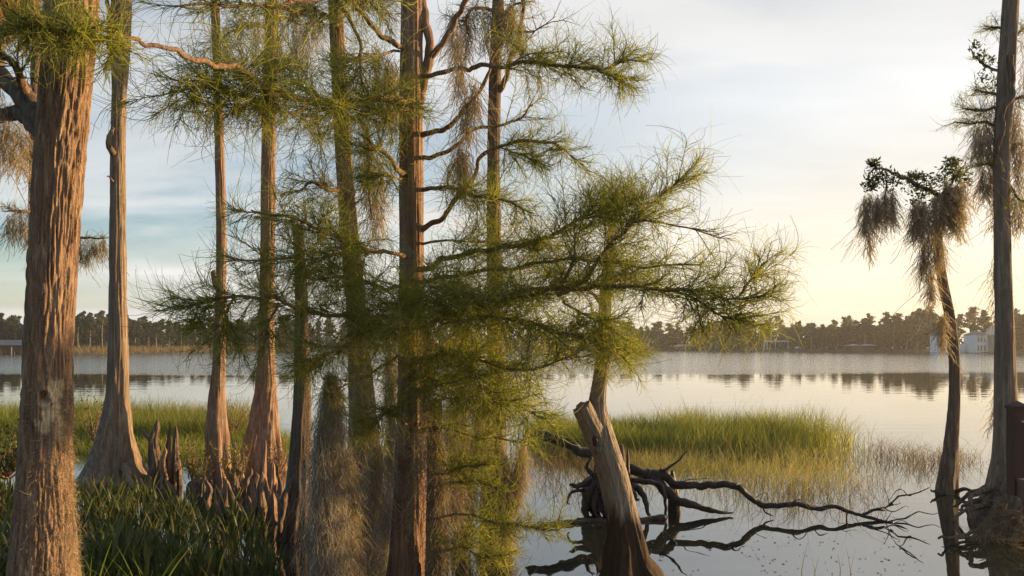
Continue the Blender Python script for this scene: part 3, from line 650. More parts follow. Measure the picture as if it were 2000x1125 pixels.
push = -.010 * msk + front * (-.05 * np.clip(1.1 - hole, 0, 1) ** .7 * (hole < 1.1) + .018 * np.exp(-((hole - 1.45) / .3) ** 2))
co += inw * push[:, None]; tm_.vertices.foreach_set('co', co.astype(np.float32).ravel())
at_ = tm_.attributes.new('tint', 'FLOAT', 'POINT'); at_.data.foreach_set('value', msk.astype(np.float32)); tm_.update()
# fibrous fringe on its sunny flank
nf = 2600; yy_ = rng.uniform(740, 1180, nf); side = rng.uniform(-.5, 1.1, nf)
wd = np.interp(yy_, [740, 820, 900, 1000, 1125, 1200], [46, 46, 49, 55, 65, 76]); ax = np.interp(yy_, [740, 900, 1125, 1200], [93, 88, 84, 80])
ang = np.where(rng.random(nf) < .8, rng.normal(-.1, .4, nf), rng.normal(-1.2, .6, nf))
pos = np.stack([(ax + wd * .98 * np.cos(ang) - 1000) / F * TD, TD + wd * .98 / F * TD * np.sin(ang), H - (yy_ - HY) / F * TD], -1)
dr = unit(np.stack([np.cos(ang), np.sin(ang), rng.normal(-.9, .5, nf)], -1) + .5 * rdir(nf))
C, W = needles(pos, dr, rng.uniform(.015, .05, nf) * np.interp(yy_, [740, 1000], [.7, 1.1]), -.3, 0, .0026)
tt = np.clip(rng.normal(.55, .2, nf), 0, 1); put('root_fringe', *ribbons(C, W, tt)[:2], M['moss'], parent=thick, tint=np.repeat(tt, 12), kind='stuff')

# --- cypresses at the back left
tall = tree('tall pale grey cypress with a wide fluted base standing in the marsh',
    [(222, 948, 15.6, 128), (223, 905, 15.6, 92), (226, 850, 15.6, 66), (229, 780, 15.6, 47), (231, 680, 15.6, 38), (230, 560, 15.6, 33), (230, 420, 15.6, 31), (230, 300, 15.6, 28), (233, 180, 15.6, 30), (236, 60, 15.6, 38), (238, -10, 15.6, 39), (242, -260, 15.6, 30)],
    'bark_grey', n=90, K=240, flute=.8, hfl=.6, bark=.055, bf=5, bz=.8, seed=5.1, lobes=2.0)
limb(tall, [(222, 110, 15.5), (212, 85, 15.4), (213, 40, 15.4), (208, -30, 15.4)], .05, .03, mtl='bark_dark')
limb(tall, [(222, 300, 15.45), (215, 285, 15.3), (214, 268, 15.3), (220, 250, 15.4)], .06, .03, mtl='bark_dark', name='burl')
limb(tall, [(220, 358, 15.5), (214, 352, 15.4), (209, 345, 15.4)], .03, .008, name='broken_stub')
for k_, (x_, y_, d_) in enumerate(((160, 930, 15.2), (286, 935, 15.1), (268, 945, 14.6), (300, 925, 15.4))):
    limb(tall, [(224 + (x_ - 224) * .35, 905, 15.4), ((224 + x_) / 2 + (x_ - 224) * .15, 930, (15.4 + d_) / 2), (x_, y_ + 14, d_)], .085, .04, mtl='bark_grey', name='root', seed=k_)
slim_l = tree('slender cypress with a red sunlit edge between the grey cypress and the broad-based one',
    [(424, 948, 15.9, 62), (424, 900, 15.9, 50), (423, 840, 15.9, 45), (424, 780, 15.9, 34), (428, 700, 15.9, 26), (431, 600, 15.9, 22), (432, 450, 15.9, 20), (429, 300, 15.9, 19), (425, 150, 15.9, 18), (420, 0, 15.9, 17), (415, -260, 15.9, 15)],
    'bark_brown', n=64, K=200, flute=.7, hfl=.6, bark=.055, bf=4.5, bz=.9, seed=8.2)
limb(slim_l, [(424, 560, 15.9), (421, 545, 15.8), (419, 530, 15.75)], .05, .04, name='broken_stub')
limb(slim_l, [(434, 425, 15.9), (448, 418, 15.7), (460, 408, 15.6)], .012, .006, (.4, 1, 7, .22, 24, .22), needle='needle_young')
broad = tree('broad-based brown cypress with a wide bell-shaped buttress among small knees',
    [(512, 955, 17, 112), (513, 900, 17, 92), (515, 850, 17, 72), (517, 800, 17, 54), (520, 740, 17, 40), (521, 650, 17, 32), (523, 500, 17, 29), (524, 350, 17, 28), (526, 200, 17, 27), (530, 50, 17, 27), (534, -260, 17, 24)],
    'bark_brown', n=90, K=220, flute=.85, hfl=.6, bark=.055, bf=5, bz=.8, seed=1.7, lobes=2.2)
for a_ in ([(528, 60, 17), (500, 50, 16.6), (455, 60, 16.2), (420, 85, 16)], [(530, 20, 17), (560, 15, 16.6), (600, 30, 16.2), (640, 50, 16)], [(527, 130, 17), (560, 120, 16.6), (590, 130, 16.4)]):
    limb(broad, a_, .04, .012, (.15, 1, 26, .55, 36, .42), needle='needle_old', droop=-.5, wide=.009)
many_moss(broad, [[(x_, y_, 16.3, 26), (x_ + 2, y_ + h_, 16.3, 6)] for x_, y_, h_ in ((440, 50, 60), (470, 50, 90), (500, 30, 80), (548, 30, 110), (575, 30, 90), (592, 50, 70), (612, 20, 60))], per=130, w=.007, L=(.2, .45))
back = tree('thin dark trunk between the broad-based cypress and the hanging grey moss',
    [(575, 1052, 11, 62), (580, 990, 11, 52), (586, 900, 11, 44), (590, 800, 11, 36), (590, 700, 11, 30), (588, 560, 11, 25), (583, 470, 11, 22), (580, 440, 11, 20)],
    'bark_dark', n=64, K=170, flute=.35, hfl=.6, bark=.04, bf=4.5, bz=1, seed=3.3, broken=.10)
limb(back, [(590, 900, 11), (560, 960, 10.8), (545, 1040, 10.6)], .06, .03, mtl='bark_dark', name='root')
twin = tree('brown cypress trunk half hidden by drooping needles left of the main straight trunk',
    [(712, 1090, 10, 92), (712, 1000, 10, 84), (711, 900, 10, 70), (708, 800, 10, 56), (703, 720, 10, 46), (695, 600, 10, 40), (685, 480, 10, 37), (674, 350, 10, 34), (666, 220, 10, 32), (660, 100, 10, 30), (655, -20, 10, 29), (650, -260, 10, 26)],
    'bark_brown', n=80, K=220, flute=.30, hfl=.7, bark=.04, bf=5, bz=.9, seed=6.4)
for a_ in ([(665, 60, 10), (640, 30, 9.6), (600, 20, 9.2), (560, 35, 9)], [(662, 10, 10), (700, 0, 9.6), (745, 25, 9.2)], [(668, 240, 10), (695, 235, 9.7), (715, 260, 9.5), (722, 330, 9.4), (724, 430, 9.4)], [(690, 380, 10), (650, 370, 9.7), (610, 365, 9.4), (580, 375, 9.2)]):
    limb(twin, a_, .03, .010, (.15, 1, 26, .40, 40, .30), needle='needle_old', droop=-.5, wide=.0065)
many_moss(twin, [[(x_, y_, 9.5, 30), (x_ + 3, y_ + h_, 9.5, 10)] for x_, y_, h_ in ((712, 255, 150), (728, 270, 190), (740, 300, 160), (755, 100, 110), (735, 90, 80), (770, 120, 100))], per=260, w=.0045, m_='moss')
thin_r = tree('thin dark straight trunk behind the foliage right of the main trunk',
    [(968, 1070, 10.5, 66), (968, 1000, 10.5, 62), (966, 940, 10.5, 56), (966, 860, 10.5, 48), (968, 760, 10.5, 38), (967, 650, 10.5, 33), (965, 500, 10.5, 30), (964, 350, 10.5, 27), (966, 200, 10.5, 25), (970, 60, 10.5, 24), (974, -30, 10.5, 23), (978, -260, 10.5, 20)],
    'bark_dark', n=64, K=200, flute=.25, hfl=.6, bark=.05, bf=4, bz=1.4, seed=9.9)
limb(thin_r, [(985, 965, 10.4), (1004, 930, 10.3), (1020, 885, 10.2), (1030, 845, 10.2)], .055, .03, mtl='bark_brown')
limb(thin_r, [(968, 190, 10.5), (985, 160, 10.4), (1003, 110, 10.3), (1018, 40, 10.3), (1020, -40, 10.3)], .035, .02)
limb(thin_r, [(1000, 120, 10.3), (1040, 60, 10), (1070, 45, 9.8), (1100, 40, 9.6)], .010, .004, (.1, 1, 6, .3, 5, .26))
limb(thin_r, [(985, 50, 10.4), (1010, 62, 10.2), (1040, 58, 10), (1085, 32, 9.8)], .010, .004, (.2, 1, 5, .3, 6, .26))
for a_ in ([(970, 20, 10.5), (930, 15, 10.2), (900, 40, 10)], [(968, 60, 10.5), (990, 20, 10.3), (1020, 5, 10.1)]):
    limb(thin_r, a_, .025, .01, (.1, 1, 16, .4, 34, .28), needle='needle_old', droop=-.5, wide=.0065)
many_moss(thin_r, [[(x_, y_, 10.1, 26), (x_, y_ + h_, 10.1, 6)] for x_, y_, h_ in ((885, 20, 70), (900, 60, 100), (915, 10, 90), (990, 20, 70), (975, 0, 60), (1000, 10, 50), (1015, 40, 50), (950, 20, 60))], per=170, w=.0048)

# --- the main straight trunk with the big sprays of needles
MD = 8.6
main = tree('main straight reddish cypress whose drooping green sprays fill the middle of the view',
    [(795, 1150, MD, 84), (797, 1060, MD, 74), (800, 960, MD, 66), (802, 850, MD, 58), (803, 740, MD, 54), (804, 620, MD, 52), (804, 500, MD, 50), (803, 380, MD, 49), (803, 260, MD, 47), (803, 140, MD, 46), (804, 20, MD, 45), (806, -260, MD, 40)],
    'bark_brown', n=96, K=260, flute=.22, hfl=.5, bark=.045, bf=6, bz=1.0, seed=4.4)
L_ = lambda pts, r0, r1, fol=None, **k: limb(main, pts, r0, r1, fol, **k)
# left side
L_([(800, 195, 8.5), (740, 196, 8.0), (650, 200, 7.4), (560, 192, 6.9), (480, 148, 6.1), (400, 118, 5.6), (330, 94, 5.2), (250, 75, 4.9), (165, 78, 4.6), (90, 60, 4.45)], .034, .008, (.10, .60, 70, .50, 62, .36), droop=-.35)
L_([(250, 75, 4.9), (190, 72, 4.65), (120, 62, 4.45), (40, 60, 4.35)], .009, .004, (.05, 1, 48, .26, 52, .20), droop=-.15, curl=.1)
L_([(560, 192, 6.9), (470, 190, 6.5), (390, 175, 6.2), (320, 180, 6.0)], .014, .006, (.1, 1, 36, .40, 58, .32), droop=-.35)
L_([(620, 200, 7.2), (560, 225, 6.9), (470, 215, 6.6), (400, 220, 6.4)], .012, .006, (.1, 1, 26, .36, 50, .30), droop=-.4)
L_([(800, 205, 8.5), (740, 225, 8.1), (680, 215, 7.7), (610, 205, 7.4)], .02, .008, (.1, 1, 30, .40, 60, .34), droop=-.45)
L_([(798, -40, 8.5), (700, -20, 7.6), (560, 0, 7.0), (430, 5, 6.6), (340, 12, 6.4)], .03, .008, (.25, 1, 50, .42, 46, .30), droop=-.3)
L_([(790, 92, 8.5), (755, 70, 8.2), (715, 35, 8.0), (680, 5, 7.8), (640, -40, 7.6)], .030, .016, None)
L_([(640, -20, 7.6), (668, 20, 7.6), (690, 60, 7.6), (702, 110, 7.6), (705, 165, 7.6)], .024, .010, (.75, 1, 14, .34, 50, .30), droop=-.5)
L_([(780, 100, 8.5), (730, 108, 8.1), (690, 120, 7.8), (650, 140, 7.6)], .014, .006, (.15, 1, 20, .36, 44, .28))
L_([(792, 335, 8.5), (770, 315, 8.2), (745, 295, 8.0), (720, 290, 7.8)], .030, .012, (.5, 1, 16, .36, 50, .30), droop=-.4)
L_([(790, 345, 8.5), (765, 340, 8.2), (735, 345, 7.9)], .012, .006, (.2, 1, 16, .3, 46, .26))
L_([(795, 500, 8.5), (740, 492, 8.0), (690, 475, 7.6), (620, 450, 7.2), (560, 425, 6.9), (490, 410, 6.7)], .024, .008, (.15, 1, 56, .42, 54, .30), droop=-.1, curl=.1)
L_([(690, 480, 7.6), (640, 500, 7.3), (560, 505, 7.0), (450, 500, 6.7)], .014, .006, (.1, 1, 34, .38, 44, .28), droop=-.2)
L_([(795, 560, 8.5), (740, 560, 7.9), (680, 545, 7.5), (600, 540, 7.2)], .02, .008, (.1, 1, 40, .42, 66, .30))
L_([(795, 600, 8.5), (735, 618, 7.9), (680, 622, 7.5), (640, 617, 7.2), (600, 607, 7.0), (540, 592, 6.8), (460, 588, 6.6), (370, 600, 6.4)], .028, .008, (.42, 1, 56, .38, 56, .30), droop=-.2)
L_([(460, 590, 6.6), (440, 625, 6.5), (425, 660, 6.4)], .010, .005, (.1, 1, 16, .3, 54, .28), droop=-.6)
L_([(540, 595, 6.8), (522, 640, 6.7), (515, 690, 6.6)], .010, .005, (.1, 1, 12, .3, 44, .26), droop=-.6)
L_([(795, 640, 8.5), (740, 640, 7.7), (700, 655, 7.2), (650, 690, 6.9), (600, 730, 6.8)], .02, .008, (.1, 1, 52, .40, 66, .30), droop=-.3)
L_([(790, 690, 8.5), (740, 720, 7.9), (690, 745, 7.5), (640, 770, 7.2)], .014, .006, (.1, 1, 22, .36, 44, .28), droop=-.4)
L_([(795, 830, 8.5), (770, 805, 8.1), (745, 812, 7.8), (720, 835, 7.6)], .014, .006, (.2, 1, 24, .30, 64, .32), droop=-.5)
# right side, upper
L_([(812, 200, 8.6), (828, 165, 8.6), (838, 110, 8.6), (838, 50, 8.6), (830, -20, 8.6), (824, -120, 8.6)], .055, .035, mtl='bark_brown')
L_([(836, 112, 8.6), (862, 85, 8.5), (885, 55, 8.4), (905, 20, 8.3), (928, -30, 8.2)], .035, .022, mtl='bark_brown')
L_([(825, 150, 8.6), (880, 138, 8.3), (950, 132, 8.0), (1030, 122, 7.8), (1110, 125, 7.7), (1180, 128, 7.6), (1235, 116, 7.5)], .026, .008, (.42, 1, 62, .34, 46, .26), droop=-.15, curl=.0)
L_([(1170, 128, 7.6), (1190, 150, 7.5), (1215, 165, 7.5)], .008, .004, (.1, 1, 14, .28, 46, .24), droop=-.4)
L_([(985, 130, 7.9), (1030, 105, 7.8), (1090, 100, 7.7)], .008, .004, (.1, 1, 14, .28, 34, .24))
L_([(825, 265, 8.6), (850, 258, 8.5), (885, 240, 8.4), (915, 205, 8.3), (945, 160, 8.2), (962, 110, 8.2), (990, 70, 8.1)], .030, .006, (.75, 1, 8, .3, 20, .24), droop=-.4)
L_([(825, 312, 8.6), (860, 303, 8.5), (895, 278, 8.4), (930, 258, 8.3), (975, 245, 8.2), (1010, 230, 8.1), (1040, 205, 8.1)], .024, .008, (.7, 1, 10, .30, 30, .26), droop=-.6)
L_([(825, 458, 8.6), (860, 430, 8.5), (900, 385, 8.3), (928, 345, 8.2), (945, 310, 8.1), (985, 280, 8.0), (1040, 270, 7.9), (1095, 285, 7.8), (1140, 322, 7.8)], .030, .007, (.62, 1, 34, .26, 40, .22), droop=-.4)
L_([(985, 282, 8.0), (1020, 300, 7.9), (1045, 315, 7.8)], .008, .004, (.1, 1, 18, .26, 54, .22), droop=-.4, needle='needle_young')
L_([(825, 372, 8.6), (880, 368, 8.2), (940, 378, 7.9), (1000, 395, 7.7), (1040, 415, 7.6)], .022, .007, (.2, 1, 44, .34, 50, .26), droop=-.3)
L_([(825, 475, 8.6), (880, 468, 8.4), (950, 467, 8.2)], .014, .008, (.5, 1, 12, .34, 34, .26))
# right side, the broad sprays
L_([(825, 520, 8.6), (890, 503, 8.2), (960, 485, 7.9), (1040, 468, 7.7), (1110, 445, 7.5), (1170, 405, 7.4), (1205, 370, 7.3)], .032, .008, (.15, 1, 80, .40, 46, .28), droop=-.1)
L_([(1120, 440, 7.5), (1160, 420, 7.3), (1200, 410, 7.2), (1240, 400, 7.1)], .012, .005, (.05, 1, 24, .34, 46, .28), droop=.1, curl=.0)
L_([(825, 545, 8.6), (900, 535, 8.1), (1000, 520, 7.7), (1100, 505, 7.5), (1200, 515, 7.3), (1300, 515, 7.1), (1370, 515, 7.0)], .022, .006, (.1, 1, 86, .40, 40, .28), droop=-.15)
L_([(825, 640, 8.6), (900, 615, 8.0), (1000, 590, 7.5), (1080, 560, 7.2), (1110, 520, 7.1), (1125, 480, 7.0), (1125, 440, 7.0)], .026, .008, (.2, 1, 56, .40, 46, .28), droop=-.1)
L_([(1090, 575, 7.2), (1150, 530, 7.1), (1200, 480, 7.0), (1240, 435, 6.9), (1285, 390, 6.9), (1325, 350, 6.9)], .022, .007, (.35, 1, 54, .38, 40, .28), droop=0, curl=.05)
L_([(1245, 435, 6.9), (1300, 440, 6.8), (1360, 450, 6.8), (1410, 462, 6.8)], .008, .004, (.1, 1, 14, .3, 16, .28))
L_([(900, 600, 8.2), (1000, 570, 7.7), (1100, 562, 7.3), (1200, 556, 7.0), (1300, 560, 6.8), (1390, 568, 6.7), (1440, 575, 6.6), (1480, 535, 6.6), (1500, 510, 6.6)], .026, .007, (.12, 1, 110, .38, 42, .27), droop=-.12)
L_([(1300, 560, 6.8), (1370, 590, 6.7), (1430, 615, 6.6), (1475, 632, 6.6)], .012, .005, (.1, 1, 40, .34, 40, .26), droop=-.3)
L_([(1430, 575, 6.6), (1470, 585, 6.5), (1505, 580, 6.5)], .008, .004, (.1, 1, 16, .3, 32, .24), droop=-.1)
L_([(825, 620, 8.6), (900, 610, 7.8), (980, 620, 7.2), (1080, 640, 6.9), (1170, 670, 6.8)], .024, .007, (.05, 1, 90, .42, 56, .28), droop=-.3)
L_([(825, 600, 8.6), (860, 580, 7.8), (900, 570, 7.1), (960, 580, 6.6)], .018, .007, (.1, 1, 44, .42, 60, .28), droop=-.2)
L_([(800, 610, 8.4), (790, 600, 7.6), (780, 610, 7.0), (775, 640, 6.5)], .018, .007, (.1, 1, 50, .42, 64, .28), droop=-.3)
L_([(825, 680, 8.6), (890, 690, 7.8), (970, 715, 7.3), (1050, 720, 7.1), (1120, 700, 7.0)], .020, .006, (.1, 1, 62, .40, 52, .28), droop=-.3)
L_([(1100, 590, 7.2), (1150, 610, 7.0), (1185, 640, 6.9), (1200, 690, 6.9)], .012, .005, (.1, 1, 40, .34, 50, .26), droop=-.4)
L_([(825, 725, 8.6), (880, 735, 8.2), (950, 762, 7.9), (1010, 790, 7.6), (1065, 818, 7.4)], .018, .005, (.15, 1, 56, .34, 42, .26), droop=-.3)
L_([(825, 760, 8.6), (880, 775, 8.2), (950, 790, 8.0), (1000, 790, 7.8)], .012, .005, (.2, 1, 34, .34, 46, .26), droop=-.5)
L_([(825, 740, 8.6), (870, 745, 7.9), (930, 770, 7.5), (1000, 775, 7.3), (1060, 770, 7.2)], .014, .005, (.1, 1, 50, .36, 50, .28), droop=-.45)
L_([(825, 700, 8.6), (880, 700, 7.6), (930, 730, 7.0), (960, 780, 6.8)], .014, .005, (.1, 1, 40, .36, 50, .28), droop=-.45)
L_([(825, 830, 8.6), (900, 845, 8.0), (970, 850, 7.8), (1020, 860, 7.7)], .010, .004, (.3, 1, 24, .30, 40, .24), droop=-.45)
L_([(830, 835, 8.6), (870, 832, 8.3), (920, 830, 8.1)], .010, .006, None)
L_([(825, 770, 8.6), (850, 750, 8.4), (875, 735, 8.2), (905, 745, 8.0)], .045, .015, mtl='bark_brown')
many_moss(main, [[(x_, y_, 8.0, 18), (x_ + 2, y_ + h_, 8.0, 6)] for x_, y_, h_ in ((893, 60, 120), (897, 270, 70), (910, 190, 70), (925, 150, 60), (905, 290, 70))], per=220, w=.004)

# --- mossy trunks under the foliage
mossy = tree('short moss-covered trunk with a bright green sprig right of the main trunk',
    [(852, 1160, 8.4, 52), (852, 1060, 8.4, 44), (852, 960, 8.4, 40), (850, 900, 8.4, 36), (849, 840, 8.4, 32), (850, 780, 8.4, 28)], 'bark_brown', n=56, K=120, bark=.05, seed=7.7, broken=.06)
moss([(852, 850, 8.25, 40), (856, 930, 8.2, 48), (858, 1020, 8.2, 40), (858, 1130, 8.2, 36)], 3800, parent=mossy, L=(.08, .22))
limb(mossy, [(868, 925, 8.3), (890, 915, 8.1), (925, 905, 7.9), (955, 900, 7.8)], .014, .005, (.1, 1, 36, .24, 42, .17), needle='needle_young', droop=-.1)
limb(mossy, [(868, 935, 8.3), (900, 940, 8.1), (940, 945, 7.9), (975, 950, 7.8)], .010, .005, (.1, 1, 22, .24, 38, .17), needle='needle_young', droop=-.2)
limb(mossy, [(866, 1010, 8.3), (910, 1012, 8.0), (970, 1020, 7.8), (1030, 1026, 7.6), (1090, 1030, 7.5)], .014, .005, (.3, 1, 44, .26, 42, .17), needle='needle_young', droop=-.15)
limb(mossy, [(866, 1080, 8.3), (910, 1070, 8.0), (950, 1090, 7.8), (1000, 1085, 7.7)], .012, .005, (.1, 1, 38, .30, 42, .22), needle='needle', droop=-.2)
post_ = tree('small bare trunk in the shade between the mossy trunk and the thin dark one',
    [(900, 1085, 10.2, 40), (902, 1000, 10.2, 34), (904, 900, 10.2, 30), (902, 800, 10.2, 26), (898, 740, 10.2, 22)], 'bark_grey', n=48, K=100, bark=.05, seed=3.9, broken=.08)
moss([(912, 840, 10, 50), (916, 910, 10, 66), (912, 990, 10, 40), (905, 1050, 10, 26)], 3000, parent=post_, L=(.1, .25), w=.004)
moss([(880, 790, 9.4, 46), (886, 850, 9.4, 60), (890, 930, 9.4, 50), (888, 1000, 9.4, 26)], 3000, 'tan curtain of moss hanging between the mossy trunk and the small bare trunk', L=(.08, .24), w=.0038)
moss([(940, 760, 9.6, 40), (938, 820, 9.6, 46), (940, 880, 9.6, 26)], 1700, 'pale moss tuft hanging under the green sprays beside the thin dark trunk', L=(.08, .24), w=.0038)
moss([(762, 690, 9.2, 16), (764, 780, 9.2, 22), (762, 900, 9.2, 30), (756, 1020, 9.2, 40), (752, 1110, 9.2, 44)], 3400, 'long brown moss curtain in shade just left of the main straight trunk', m_='moss_grey', L=(.08, .26), w=.0036)
moss([(985, 890, 10.1, 40), (988, 960, 10.1, 50), (985, 1040, 10.1, 40), (980, 1080, 10.1, 40)], 2200, parent=thin_r, L=(.1, .25), w=.004)
moss([(1020, 870, 10.1, 26), (1014, 930, 10.1, 40), (1000, 985, 10.1, 20)], 1100, parent=thin_r, L=(.1, .2), w=.004)
moss([(648, 735, 7.3, 16), (645, 790, 7.3, 42), (641, 870, 7.3, 74), (638, 970, 7.3, 88), (640, 1070, 7.3, 92), (642, 1170, 7.3, 92)], 15000, 'long thick column of grey moss hanging beside the brown cypress trunk', m_='moss_grey', L=(.08, .28), fan=.24)
moss([(676, 880, 7.7, 14), (680, 960, 7.7, 26), (684, 1050, 7.7, 32), (686, 1160, 7.7, 34)], 3200, 'narrow golden sunlit beard of moss along the thick grey moss column', L=(.08, .22))
moss([(738, 870, 8.3, 26), (730, 930, 8.3, 30), (718, 1000, 8.3, 40), (702, 1090, 8.3, 50), (700, 1170, 8.3, 50)], 3600, 'orange sunlit twist of moss hanging in front of the brown cypress base', L=(.08, .22))
moss([(824, 840, 8.15, 26), (820, 890, 8.15, 26), (812, 930, 8.15, 16), (802, 990, 8.15, 5), (801, 1020, 8.15, 3)], 700, 'stringy tendrils of moss dangling on the main straight trunk', L=(.06, .16))
moss([(832, 640, 8.3, 20), (836, 700, 8.3, 26), (832, 790, 8.3, 20), (826, 840, 8.3, 20)], 1300, 'thin moss fringe along the sunny edge of the main straight trunk', L=(.08, .2))

# ---------------------------------------------------------------- tree behind the thick trunk, palm at the left edge
hid = tree('slender moss-hung tree mostly hidden behind the thick reddish trunk',
    [(70, 905, 18, 40), (68, 800, 18, 30), (66, 650, 18, 24), (66, 450, 18, 20), (67, 250, 18, 18), (70, 50, 18, 16), (72, -160, 18, 14)], 'bark_dark', n=40, K=120, flute=.3, bark=.05, seed=2.2)
for a_ in ([(66, 420, 18), (45, 412, 17.8), (10, 412, 17.6)], [(68, 480, 18), (120, 468, 17.8), (165, 462, 17.6), (205, 465, 17.5)], [(66, 320, 18), (45, 290, 17.8), (15, 265, 17.6), (-20, 255, 17.5)]):
    limb(hid, a_, .05, .012, (.25, 1, 14, .28, 22, .2), needle='needle_old', wide=.011)
many_moss(hid, [[(x_, y_, 17.6, 18), (x_, y_ + h_, 17.6, 5)] for x_, y_, h_ in ((15, 415, 40), (28, 415, 50), (42, 415, 40), (55, 418, 60), (158, 465, 40), (170, 464, 45), (184, 464, 30), (200, 466, 20), (10, 262, 50), (28, 275, 45), (45, 290, 40), (60, 320, 180), (-8, 255, 60))], per=110, w=.008, L=(.15, .35))
palm = thing('palm_tree', P(-90, 900, 12.5), 'palm with a skirt of dead orange fronds behind the thick reddish trunk', 'palm')
put('trunk', *tube(spline([P(-90, 930, 12.5), P(-70, 500, 12.5), P(-14, 100, 12.5), P(0, -120, 12.5)], 40), .17, 18, .10), M['bark_dark'], parent=palm)
r = np.random.default_rng(77)
for k_ in range(30):
    a_ = r.random() * 6.28; rr_ = r.uniform(.25, 1.1); b_ = P(0, r.uniform(-90, -45), 12.5); n_ = 16
    tip = b_ + np.array([math.cos(a_) * rr_, math.sin(a_) * rr_, -r.uniform(.15, .5)])
    t = np.linspace(0, 1, 5)[None, :, None]; sp = r.normal(0, .28, (n_, 3)); sp[:, 2] *= .5
    end = tip + sp + np.array([0, 0, -.32 - .3 * r.random()])
    C = b_ + (tip - b_) * np.minimum(t * 2, 1) + (end[:, None] - tip) * np.maximum(t * 2 - 1, 0)
    V, Q, ti = ribbons(C, np.tile([.03, .04, .055, .045, .006], (n_, 1)), r.random(n_)); put('dead_frond', V, Q, M['frond'], parent=palm, tint=ti)
for k_ in range(16):
    a_ = r.random() * 6.28; b_ = P(0, -120, 12.5); e = r.uniform(.1, 1.3); d_ = np.array([math.cos(a_) * math.cos(e), math.sin(a_) * math.cos(e), math.sin(e)]); n_ = 18
    t = np.linspace(0, 1, 6)[None, :, None]; dv = unit(d_ + r.normal(0, .3, (n_, 3)))[:, None]
    C = b_ + d_ * .9 * np.minimum(t * 2, 1) + dv * .8 * np.maximum(t * 2 - 1, 0) + np.array([0, 0, -.35]) * t ** 2
    V, Q, ti = ribbons(C, np.tile([.03, .03, .05, .05, .04, .005], (n_, 1)), r.random(n_)); put('frond', V, Q, M['leaf'], parent=palm, tint=ti)

# ---------------------------------------------------------------- broken leaning stump with a living stem
BD = 9.0
stump = tree('leaning broken grey trunk with dark rotten foot standing in open water',
    [(1232, 1140, BD, 150), (1226, 1098, BD, 104), (1222, 1040, BD, 72), (1210, 980, BD, 62), (1196, 920, BD, 60), (1180, 868, BD, 55), (1169, 826, BD, 48), (1166, 792, BD, 38), (1170, 755, BD, 32), (1176, 710, BD, 30), (1180, 650, BD, 28), (1182, 590, BD, 26), (1190, 500, BD, 22), (1200, 420, BD, 14)],
    'bark_stump', foot=P(1232, 1136, BD) * np.array([1, 1, 0]), n=80, K=260, flute=.6, hfl=.4, bark=.05, bf=5, bz=1.4, seed=6.1, below=.3, broken=.05, lobes=2.1)
V, Q, _, _ = trunk_arrays([(1174, 876, BD - .03, 44), (1160, 842, BD - .06, 46), (1146, 815, BD - .09, 42), (1135, 792, BD - .10, 40)], n=44, K=50, bark=.05, seed=1.1, below=.02, broken=.035)
stub = put('broken_stub', V, Q, M['bark_stump'], parent=stump)
for a_ in ([(1182, 600, BD), (1150, 570, 8.8), (1110, 545, 8.6), (1060, 540, 8.5)], [(1184, 560, BD), (1220, 545, 8.8), (1260, 550, 8.6)], [(1195, 480, BD), (1190, 430, 8.9), (1200, 390, 8.8)], [(1181, 640, BD), (1200, 670, 8.9), (1225, 690, 8.8)]):
    limb(stump, a_, .022, .007, (.15, 1, 28, .34, 42, .28), droop=-.25)
limb(stump, [(1176, 690, BD), (1130, 700, 9), (1080, 690, 9.1)], .014, .006, (.4, 1, 16, .34, 36, .26), droop=-.4)
V, Q, _, _ = trunk_arrays([(1164, 868, BD - .155, 13), (1162, 856, BD - .155, 12), (1160, 846, BD - .145, 5)], n=16, K=14, bark=.05, below=.02)
put('hollow', V, Q, M['wood_wet'], parent=stump)

# ---------------------------------------------------------------- uprooted stump and fallen branch behind it
UD = 12.6
up = thing('uprooted_stump', G(1175, 1004), 'dark uprooted stump with rotten root legs standing in the water behind the leaning trunk', 'stump')
V, Q, _, _ = trunk_arrays([(1182, 985, UD, 92), (1180, 955, UD, 98), (1176, 925, UD, 60), (1170, 905, UD, 22), (1168, 893, UD, 8)], n=90, K=80, flute=.7, hfl=.6, bark=.16, bf=2.6, bz=2.2, seed=5.5, below=.02, broken=.12)
put('root_crown', V, Q, M['wood_wet'], parent=up)
for k_, (a_, w_) in enumerate((([(1150, 960, 12.5), (1142, 985, 12.45), (1145, 1012, 12.4)], .10), ([(1185, 970, 12.5), (1188, 1000, 12.4), (1186, 1020, 12.4)], .12), ([(1215, 960, 12.6), (1225, 990, 12.5), (1228, 1015, 12.5)], .09), ([(1160, 940, 12.5), (1130, 948, 12.4), (1113, 947, 12.3)], .06), ([(1170, 985, 12.8), (1165, 1015, 12.9)], .09), ([(1165, 930, 12.5), (1150, 915, 12.5), (1158, 895, 12.5)], .05), ([(1190, 930, 12.4), (1205, 945, 12.3), (1215, 1000, 12.2)], .05), ([(1170, 950, 12.4), (1160, 985, 12.25), (1168, 1016, 12.2)], .05), ([(1200, 960, 12.4), (1230, 955, 12.3), (1248, 975, 12.2)], .05), ([(1230, 950, 12.5), (1262, 965, 12.4), (1270, 1005, 12.3)], .06), ([(1225, 940, 12.6), (1280, 945, 12.5), (1300, 975, 12.4), (1302, 1010, 12.4)], .05), ([(1140, 955, 12.45), (1122, 962, 12.4), (1112, 985, 12.3)], .03))):
    limb(up, a_, w_, w_ * .35, mtl='wood_wet', name='root', seed=k_)
moss([(1176, 905, 12.35, 12), (1177, 925, 12.35, 14)], 160, parent=up, w=.005, L=(.06, .14), m_='moss')
